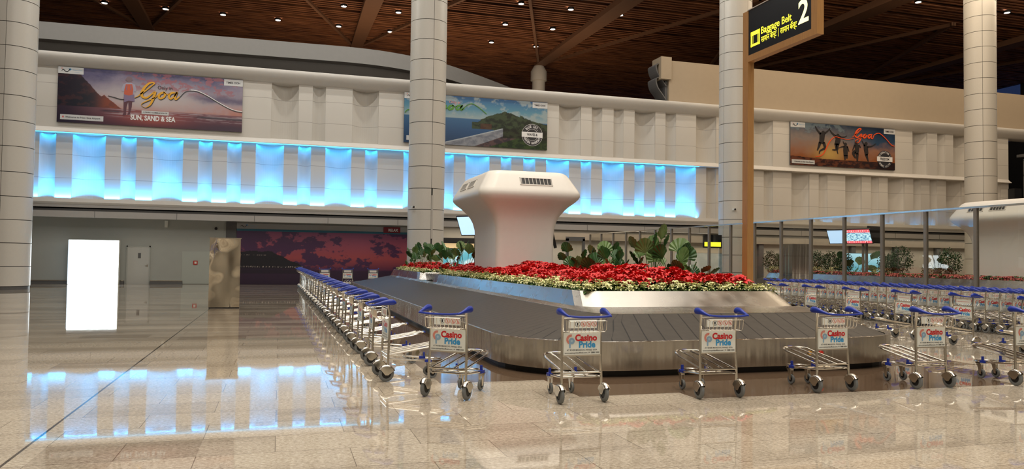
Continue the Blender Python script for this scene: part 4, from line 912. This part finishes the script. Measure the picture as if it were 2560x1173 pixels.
    path = [(-.215, .0, z0), (-.20, .60, z1-.025)]+[(-.14+.06*cos(a)*-1 if False else x, y, z) for x, y, z in ((-.185, .70, z1), (-.15, .76, z1+.006), (-.09, .79, z1+.008), (0, .80, z1+.008), (.09, .79, z1+.008), (.15, .76, z1+.006), (.185, .70, z1))]+[(.20, .60, z1-.025), (.215, 0, z0)]
    b.tube(path, .0125, 8)
    for x in (-.07, .07): b.tube([(x, 0, z0), (x, .60, z1-.02), (x*.95, .79, z1+.006)], .0115, 8)
    b.build('load_deck', M['steel'], r, smooth=True)
    b = MB(); b.tube([(-.03, .812, z1+.008), (.03, .812, z1+.008)], .017, 8); b.build('nose_bumper', M['blue'], r, smooth=True)
    # lower frame with front loop
    b = MB()
    b.tube([(-.235, .01, .285), (-.21, .30, .262), (-.17, .60, .235), (-.14, .70, .232), (-.08, .765, .232), (0, .78, .232), (.08, .765, .232), (.14, .70, .232), (.17, .60, .235), (.21, .30, .262), (.235, .01, .285)], .0125, 8)
    b.box(-.17, .17, .60, .68, .205, .222); b.tube([(0, .28, .262), (0, .28, .375)], .006, 6); b.tube([(-.21, .28, .263), (.21, .28, .263)], .008, 6)
    b.build('lower_frame', M['steel'], r, smooth=True)
    for s in (-1, 1): b = MB(); b.box(s*.178-.022, s*.178+.022, .50, .585, .225, .258); b.box(s*.165-.014, s*.165+.014, .555, .575, .25, .315); b.build('frame_bumper', M['blue'], r)
    # big rear wheels under domed guards
    for s in (-1, 1):
        x = s*.268; b = MB(); prof = [(.060, -.020), (.088, -.020), (.098, -.013), (.101, 0), (.098, .013), (.088, .020), (.060, .020)]
        b.lathe(prof, 22, axis='x', c=(x, -.025, .101), closed=True); wh = b.build('rear_wheel', M['rubber'], r, smooth=True)
        b = MB(); b.lathe([(.0001, -.012), (.061, -.014), (.061, .014), (.0001, .012)], 18, axis='x', c=(x, -.025, .101)); b.build('wheel_hub', M['black'], wh, smooth=True)
        g_ = MB(); n = 9; vs = []
        for k in range(n+1):
            a = radians(20+125*k/n)
            for dx, rr in ((-.034, .092), (-.032, .106), (-.022, .116), (0, .121), (.022, .116), (.032, .106), (.034, .092)): vs.append((x+dx, -.025+rr*cos(a), .101+rr*sin(a)))
        g_.add(vs, [(k*7+j, k*7+j+1, k*7+8+j, k*7+7+j) for k in range(n) for j in range(6)])
        for dx in (-.036, .036): g_.prism([(-.025+.098*cos(radians(a)), .101+.098*sin(radians(a))) for a in range(22, 144, 12)]+[(-.045, .088), (-.005, .085)], x+dx-.0015, x+dx+.0015, 'yz')
        g_.tube([(s*.243, 0, .215), (s*.250, -.005, .195)], .017, 8)
        g_.build('wheel_guard', M['steel'], r, smooth=True, ang=60)
    for s in (-1, 1):
        x = s*.135; e = MB(); e.lathe([(.035, -.014), (.060, -.014), (.066, 0), (.060, .014), (.035, .014)], 18, axis='x', c=(x, .615, .067), closed=True); cw = e.build('front_caster', M['rubber'], r, smooth=True)
        e = MB(); e.lathe([(.0001, -.009), (.036, -.010), (.036, .010), (.0001, .009)], 14, axis='x', c=(x, .615, .067)); e.build('wheel_hub', M['black'], cw)
        e = MB()
        for dx in (-.02, .02): e.prism([(.60, .06), (.63, .06), (.665, .185), (.60, .185)], x+dx-.002, x+dx+.002, 'yz')
        e.box(x-.024, x+.024, .60, .675, .183, .20); e.lathe([(.016, .195), (.016, .21)], 10, c=(x, .64, 0)); e.build('caster_fork', M['wire'], r)
    return r
proto = make_trolley(); index_kids(); first = [True]; bpy.context.view_layer.update()
def trolley(x, y, heading, label, group=None):
    """heading: angle of the nose from +y, clockwise positive"""
    o = proto if first[0] else copy_tree(proto); first[0] = False
    o.location = (x, y, 0); o.rotation_euler = (0, 0, -radians(heading)); tag(o, label, 'luggage trolley', group or 'luggage trolleys'); return o
FR = [(1.87, 8.69, 40, 'blue-handled luggage trolley turned to the right, leftmost of the front row facing the camera'), (3.28, 8.08, 0, 'front-row luggage trolley before the left curve of the carousel, second from left'),
      (4.98, 8.0, 0, 'front-row luggage trolley before the middle of the steel skirt, third from left'), (6.65, 8.07, 0, 'front-row luggage trolley before the right end of the carousel, fourth from left'),
      (8.14, 8.02, 0, 'luggage trolley on the open floor right of the carousel, fifth in the front row'), (9.72, 7.95, 0, 'luggage trolley cut by the right edge of the photo, last of the front row')]
for x, y, h, l in FR: trolley(x, y, h+random.uniform(-2, 2)*(h == 0), l, 'front row of trolleys')
for k in range(21):
    y = 10.25+1.49*k; trolley(1.36-.35*k/20, y, 90+random.uniform(-3, 3), 'luggage trolley in the long row left of the carousel, ' + ('nearest the camera' if k == 0 else ('farthest from the camera' if k == 20 else ordinal(k)+' from the near end')), 'long trolley row left of the carousel')
for k in range(17):
    y = 10.45+1.49*k; trolley(12.9+random.uniform(-.04, .04), y, -90+random.uniform(-3, 3), 'luggage trolley in the loose row right of the carousel, ' + ('nearest the camera' if k == 0 else ('farthest from the camera' if k == 16 else ordinal(k)+' from the near end')), 'loose trolley row before the nested trolleys')
for j, (x0, nm) in enumerate(((16.30, 'front'), (17.02, 'back'))):
    n = 31 if j == 0 else 29
    for k in range(n):
        y = 12.5+.1*j+.345*k; trolley(x0+random.uniform(-.02, .02), y, random.uniform(-5, 5), 'luggage trolley nested in the '+nm+' train along the glass, ' + ('nearest the camera' if k == 0 else ('last at the far end' if k == n-1 else ordinal(k)+' from the near end')), nm+' nested trolley train')
for x, nm in ((2.15, 'left'), (3.25, 'middle'), (4.5, 'right')): trolley(x, 38.9, 180+random.uniform(-3, 3), 'distant luggage trolley in front of the purple mural, '+nm+' one of three', 'three distant trolleys')
# ---------------------------------------------------------------- flowers
def bract_mesh(name, mats, rad, nl, layers, wid, foliage=True, seed=0):
    rnd = random.Random(seed); b = MB(); fo = MB()
    def leaf(mb, a, L, w, z, lift, droop, mi=0):
        c, s_ = cos(a), sin(a); pts = []
        for t, ww in ((.0, .12), (.28, .85), (.55, 1.0), (.8, .55), (1.0, 0)):
            rr = L*t; zz = z+lift*sin(t*pi*.6)*L-droop*t*t*L; q = w*ww/2
            pts += [(rr*c-q*s_, rr*s_+q*c, zz+q*.35), (rr*c, rr*s_, zz), (rr*c+q*s_, rr*s_-q*c, zz+q*.35)]
        fs = [(3*i+j, 3*i+j+1, 3*i+j+4, 3*i+j+3) for i in range(4) for j in range(2)]; mb.add(pts, fs, mi)
    for l in range(layers):
        for k in range(nl): leaf(b, 2*pi*(k+.5*l)/nl+rnd.uniform(-.2, .2), rad*(1-.28*l)*rnd.uniform(.8, 1.1), wid*rad, .02*l, .35+.35*l, .35*rnd.uniform(.3, 1.2))
    for k in range(9): leaf(fo, 2*pi*k/9+rnd.uniform(-.2, .2), rad*1.12*rnd.uniform(.8, 1.1), wid*rad*1.1, -.05-.03*(k % 3), .15, .5)
    fo.tube([(0, 0, -.25), (0, 0, 0)], .006, 4)
    return b.mesh(name, mats, fix=False), fo.mesh('foliage', M['leafg'], fix=False)
REDM = [bract_mesh('red_bracts', M['red'], .20, 7, 3, .50, seed=i) for i in range(4)]
CRM = [bract_mesh('cream_bracts', M['cream'], .085, 6, 2, .62, seed=10+i) for i in range(3)]
def flower(kind, x, y, z, sc, label, group):
    me, fo = random.choice(REDM if kind == 'red_poinsettia' else CRM)
    o = bpy.data.objects.new(kind, fo); C.objects.link(o); o.location = (x, y, z); o.scale = (sc, sc, sc*random.uniform(.9, 1.2)); o.rotation_euler = (random.uniform(-.25, .25), random.uniform(-.25, .25), random.uniform(0, 6.28))
    tag(o, label, 'flower', group); c = bpy.data.objects.new('bracts', me); C.objects.link(c); c.parent = o
def perimeter(u0, u1, v0, v1, back=False):
    return [((u0, v0), (u1, v0)), ((u0, v1), (u0, v0)), ((u1, v0), (u1, v1))] + ([((u1, v1), (u0, v1))] if back else [])
def bed(u0, u1, v0, v1, cream_step, cream_rows, red_step, red_rows, nm, ftop=1.06, sides=('f', 'l', 'r')):
    for row in range(cream_rows):
        d = .05+row*.15
        for side, L in (('f', u1-u0), ('l', v1-v0), ('r', v1-v0)):
            if side == 'r' and row > 0 or side not in sides: continue
            st_ = cream_step*(1 if side == 'f' else 1.35); n = int(L/st_)
            for k in range(n):
                q = (k+random.uniform(.2, .8))*st_; x, y = {'f': (u0+q, v0+d), 'l': (u0+d, v0+q), 'r': (u1-d, v0+q)}[side]
                if x < u0+d-.01 or x > u1-d+.01 or (side == 'r' and q > 5): continue
                flower('cream_flower', x, y, ftop+.03+row*.045+random.uniform(-.02, .04), random.uniform(.9, 1.25), 'small cream and green flower in the border '+nm, 'cream border flowers '+nm)
    cnt = 0
    for row in range(red_rows):
        d = .38+row*.27
        for side, L in (('f', u1-u0), ('l', v1-v0), ('r', v1-v0)):
            if side not in sides or (side == 'r' and row > 1): continue
            st_ = red_step*(1 if side == 'f' else 1.3); n = int(L/st_)
            for k in range(n):
                q = (k+random.uniform(.2, .8))*st_; x, y = {'f': (u0+q, v0+d), 'l': (u0+d, v0+q), 'r': (u1-d, v0+q)}[side]
                if side != 'f' and y < v0+d+red_rows*.0+.1: continue
                if x < u0+d-.05 or x > u1-d+.05 or (side == 'r' and q > 5): continue
                if side == 'f' and row > 1 and random.random() < .0: continue
                flower('red_poinsettia', x, y, ftop+.10+min(row, 4)*.05+random.uniform(-.04, .06), random.uniform(.85, 1.2), 'red poinsettia in the dense bed '+nm, 'red poinsettias '+nm); cnt += 1
    return cnt
n1 = bed(4.98, 8.84, 12.2, 24.8, .135, 3, .21, 5, 'of the near carousel planter')
n2 = bed(4.98, 8.84, 27.9, 34.6, .2, 2, .26, 3, 'of the far carousel planter', sides=('f', 'l'))
print('reds', n1, n2)
def stuff_bed(name, u0, u1, v0, v1, z, cols, label, n, step=None):
    mb = MB(); rnd = random.Random(5)
    for k in range(n):
        x, y = rnd.uniform(u0, u1), rnd.uniform(v0, v1); a0 = rnd.uniform(0, 6); mi = rnd.choice(cols); zz = z+rnd.uniform(0, .16); R_ = rnd.uniform(.06, .11)
        for j in range(5):
            a = a0+j*1.257; c, s_ = cos(a), sin(a); mb.add([(x, y, zz), (x+R_*.6*c-.04*s_, y+R_*.6*s_+.04*c, zz+.05), (x+R_*c, y+R_*s_, zz-.01), (x+R_*.6*c+.04*s_, y+R_*.6*s_-.04*c, zz+.05)], [(0, 1, 2, 3)], mi)
    o = mb.build(name, [M['pink'], M['leafg'], M['cream']], fix=False); tag(o, label, 'flowers', kind='stuff'); return o
stuff_bed('coral_flower_bed', 24.68, 25.75, 15.2, 35.0, 1.03, [0, 0, 0, 1], 'low bed of coral flowers in the planter behind the glass', 3200)
# ---------------------------------------------------------------- plants
def fan_leaf(b, base, tip, size, mi, split=.8, rnd=random):
    """pleated round fan blade; base = petiole foot, tip = hastula point, blade opens beyond the tip"""
    base = Vector(base); tip = Vector(tip); d = (tip-base).normalized(); side = d.cross(Vector((0, 0, 1)));
    side = side.normalized() if side.length > .05 else Vector((1, 0, 0)); side = Matrix.Rotation(rnd.uniform(-1.2, 1.2), 3, d) @ side; nrm = side.cross(d)
    b.tube(smooth_path([tuple(base), tuple(base*.5+tip*.5+Vector((0, 0, .03))), tuple(tip)], 3), .007, 5, 1)
    n = 16; spread = radians(rnd.uniform(42, 80))*split; vs = [tuple(tip)]; R1 = []
    for k in range(n+1):
        a = -spread+2*spread*k/n; rad = size*1.25*(1-.42*abs(a/spread)**1.7)*(1+.015*(k % 2)); pl = .009*(1 if k % 2 else -1)
        droop = -.22*size
        for fr, dr in ((.5, .18), (1.0, 1.0)):
            p = tip + (d*cos(a)+side*sin(a))*rad*fr + nrm*(pl*fr+.10*size*(a/spread)**2*fr) + Vector((0, 0, droop*dr*.6)); vs.append(tuple(p))
    fs = []
    for k in range(n): i = 1+2*k; fs += [(0, i, i+2), (i, i+1, i+3, i+2)]
    b.add(vs, fs, mi)
def palm(x, y, z, label, leaves, dark=True, group=None, seed=0):
    rnd = random.Random(seed); r = empty('fan_palm', (x, y, z), 0, label, 'plant', group)
    for (tx, ty, tz, size) in leaves:
        b = MB(); fan_leaf(b, (rnd.uniform(-.03, .03), rnd.uniform(-.03, .03), 0), (tx, ty, tz), size, 0, rnd.uniform(.75, 1), rnd); lt = rnd.random() < .35
        b.build('fan_leaf', [M['leafl'] if lt else M['leafd'], M['leafg']], r, fix=False, smooth=False)
    return r
def rl(rnd, n, h, sp, s0, s1):
    out = []
    for k in range(n): a = 2*pi*k/n+rnd.uniform(-.4, .4); hh = h*rnd.uniform(.45, 1); q = sp*rnd.uniform(.5, 1.1); out.append((q*cos(a), q*sin(a)*.7, hh, rnd.uniform(s0, s1)))
    return out
rnd = random.Random(3)
PL = [(6.05, 15.4, 7, .55, .22, .14, .20, 'dark-leaved palm plant directly in front of the right side of the white tower'), (6.45, 15.6, 6, .42, .25, .18, .25, 'low palm just right of the white tower base'), (6.95, 15.9, 7, .52, .28, .20, .28, 'broad-leaved palm third from the white tower'),
      (7.35, 15.4, 5, .45, .25, .18, .24, 'small drooping palm in the middle of the right palm group'), (7.30, 14.3, 8, .72, .30, .22, .32, 'tall palm with one high round leaf in the right group'), (7.75, 14.2, 8, .68, .32, .22, .32, 'large spreading palm at the right end of the group'), (7.95, 13.9, 5, .35, .36, .18, .26, 'lowest palm with a long leaf reaching right beside the wooden post')]
for i, (x, y, n, h, sp, a, b_, l) in enumerate(PL): palm(x, y, 1.03, l, rl(rnd, n, h*1.42, sp*1.2, a*1.15, b_*1.15), group='fan palms in the near planter', seed=i)
for i in range(6): palm((5.75, 5.5, 6.2, 5.55, 5.45, 5.4)[i], (24.2, 24.8, 27.9, 28.6, 29.8, 31.0)[i], 1.03, 'small fan palm in the group between round column and white tower, '+ORD[i]+' from the tower', rl(rnd, 8, .92, .42, .24, .34), group='fan palms left of the tower', seed=20+i)
for i, (x, y, n, h, l) in enumerate(((6.3, 14.9, 5, .5, 'low palm at the front of the group beside the white tower'), (6.8, 15.0, 6, .6, 'palm with narrow leaves in the front middle of the right group'), (7.6, 13.4, 5, .4, 'lowest palm at the front right of the group'))): palm(x, y, 1.03, l, rl(rnd, n, h, .3, .2, .28), group='fan palms in the near planter', seed=60+i)
for i, (x, y) in enumerate(((5.5, 33.4),)): palm(x, y, 1.03, 'single small palm in the far planter', rl(rnd, 5, .4, .2, .15, .2), seed=40)
def dracaena(x, y, z, h, label):
    r = empty('spiky_plant', (x, y, z), 0, label, 'plant', 'spiky plants'); b = MB(); b.tube([(0, 0, 0), (.02, 0, h*.5), (0, 0, h)], .014, 6); b.build('stem', M['mullion'], r)
    b = MB(); rn = random.Random(2)
    for k in range(26):
        a = rn.uniform(0, 6.28); e = rn.uniform(-.1, 1.3); L = rn.uniform(.16, .26); c, s_ = cos(a)*cos(e), sin(a)*cos(e)
        b.add([(-.012*sin(a), .012*cos(a), h), (L*.6*c-.014*sin(a), L*.6*s_+.014*cos(a), h+L*.6*sin(e)), (L*c, L*s_, h+L*sin(e)-.03), (L*.6*c+.014*sin(a), L*.6*s_-.014*cos(a), h+L*.6*sin(e))], [(0, 1, 2, 3)])
    b.build('spiky_leaves', M['leafd'], r, fix=False); return r
dracaena(7.62, 14.7, 1.03, .62, 'thin spiky dracaena between the two large palms'); dracaena(25.3, 34.9, 1.03, .9, 'spiky plant behind the glass right of the wooden post')
def shrub(x, y, z, rad, h, label, m='leafd', n=1000, leaf=.055):
    r = empty('leafy_shrub', (x, y, z), 0, label, 'plant', 'shrubs behind the glass'); rn = random.Random(int(x*91+y*7)); b = MB()
    for k in range(n):
        a = rn.uniform(0, 6.28); u = rn.uniform(-1, 1); q = rn.uniform(.55, 1.05); rr = sqrt(1-u*u)*q; p = Vector((rr*cos(a)*rad, rr*sin(a)*rad, h*.58+u*q*h*.45)); d = Vector((rn.uniform(-1, 1), rn.uniform(-1, 1), rn.uniform(-.6, 1))).normalized(); e = d.cross(Vector((rn.uniform(-1, 1), .3, 1))).normalized()
        b.add([p, p+d*leaf+e*leaf*.4, p+d*leaf*2, p+d*leaf-e*leaf*.4], [(0, 1, 2, 3)])
    b.build('foliage', M[m], r, fix=False); t_ = MB()
    for k in range(5): a = k*1.257; t_.tube([(0, 0, 0), (rad*.25*cos(a), rad*.25*sin(a), h*.3), (rad*.5*cos(a), rad*.5*sin(a), h*.65)], .012, 5)
    t_.build('branches', M['mullion'], r); return r
SH = [(26.65, 37.4, .45, 1.15, 'dark leafy shrub beside the spiky plant, behind the glass', 'leafd'), (26.8, 36.4, .40, 1.1, 'dark leafy shrub nearest the wooden post, behind the glass', 'leafd'), (27.2, 34.3, .42, 1.15, 'leafy shrub left of three behind the glass', 'leafd'), (27.2, 33.2, .42, 1.15, 'leafy shrub in the middle of three behind the glass', 'leafd'),
      (27.2, 32.2, .42, 1.05, 'leafy shrub right of three behind the glass', 'leafd'), (27.2, 29.3, .40, 1.0, 'smaller leafy shrub right of the lit poster', 'leafd'), (27.1, 28.4, .50, 1.32, 'largest leafy shrub in the middle of the right glass panes', 'leafd'), (27.1, 25.75, .46, 1.2, 'dark leafy shrub just left of the white shell behind the glass', 'leafd')]
for x, y, rad, h, l, m in SH: shrub(x*.934, y*.934, 1.0, rad, h, l, m)
for x, y, l in ((26.5, 36.9, 'low pale variegated plant behind the wooden post glass pane'), (26.8, 33.6, 'low pale variegated plant under the three shrubs'), (26.8, 32.3, 'low yellow green plant under the right shrub of three'), (26.8, 29.2, 'low pale plant at the foot of the smaller shrub')): shrub(x*.934, y*.934, 1.0, .42, .42, l, 'cream', 260, .05)
shrub(25.1, 24.7, 1.0, .42, .55, 'low brownish green bush left of the last dark shrub', 'leafg', 260, .05)
palm(25.2, 29.0, 1.03, 'dark plant with large torn leaves in front of the lit blue poster', [(-.55, .1, .75, .42), (.6, -.2, .75, .5), (-.5, -.2, .45, .4), (.2, .1, .5, .4), (-.6, .2, .25, .35), (.5, -.1, .3, .35)], seed=77)
# tall round low grass-like cover behind the flowers
bpy.context.view_layer.update()
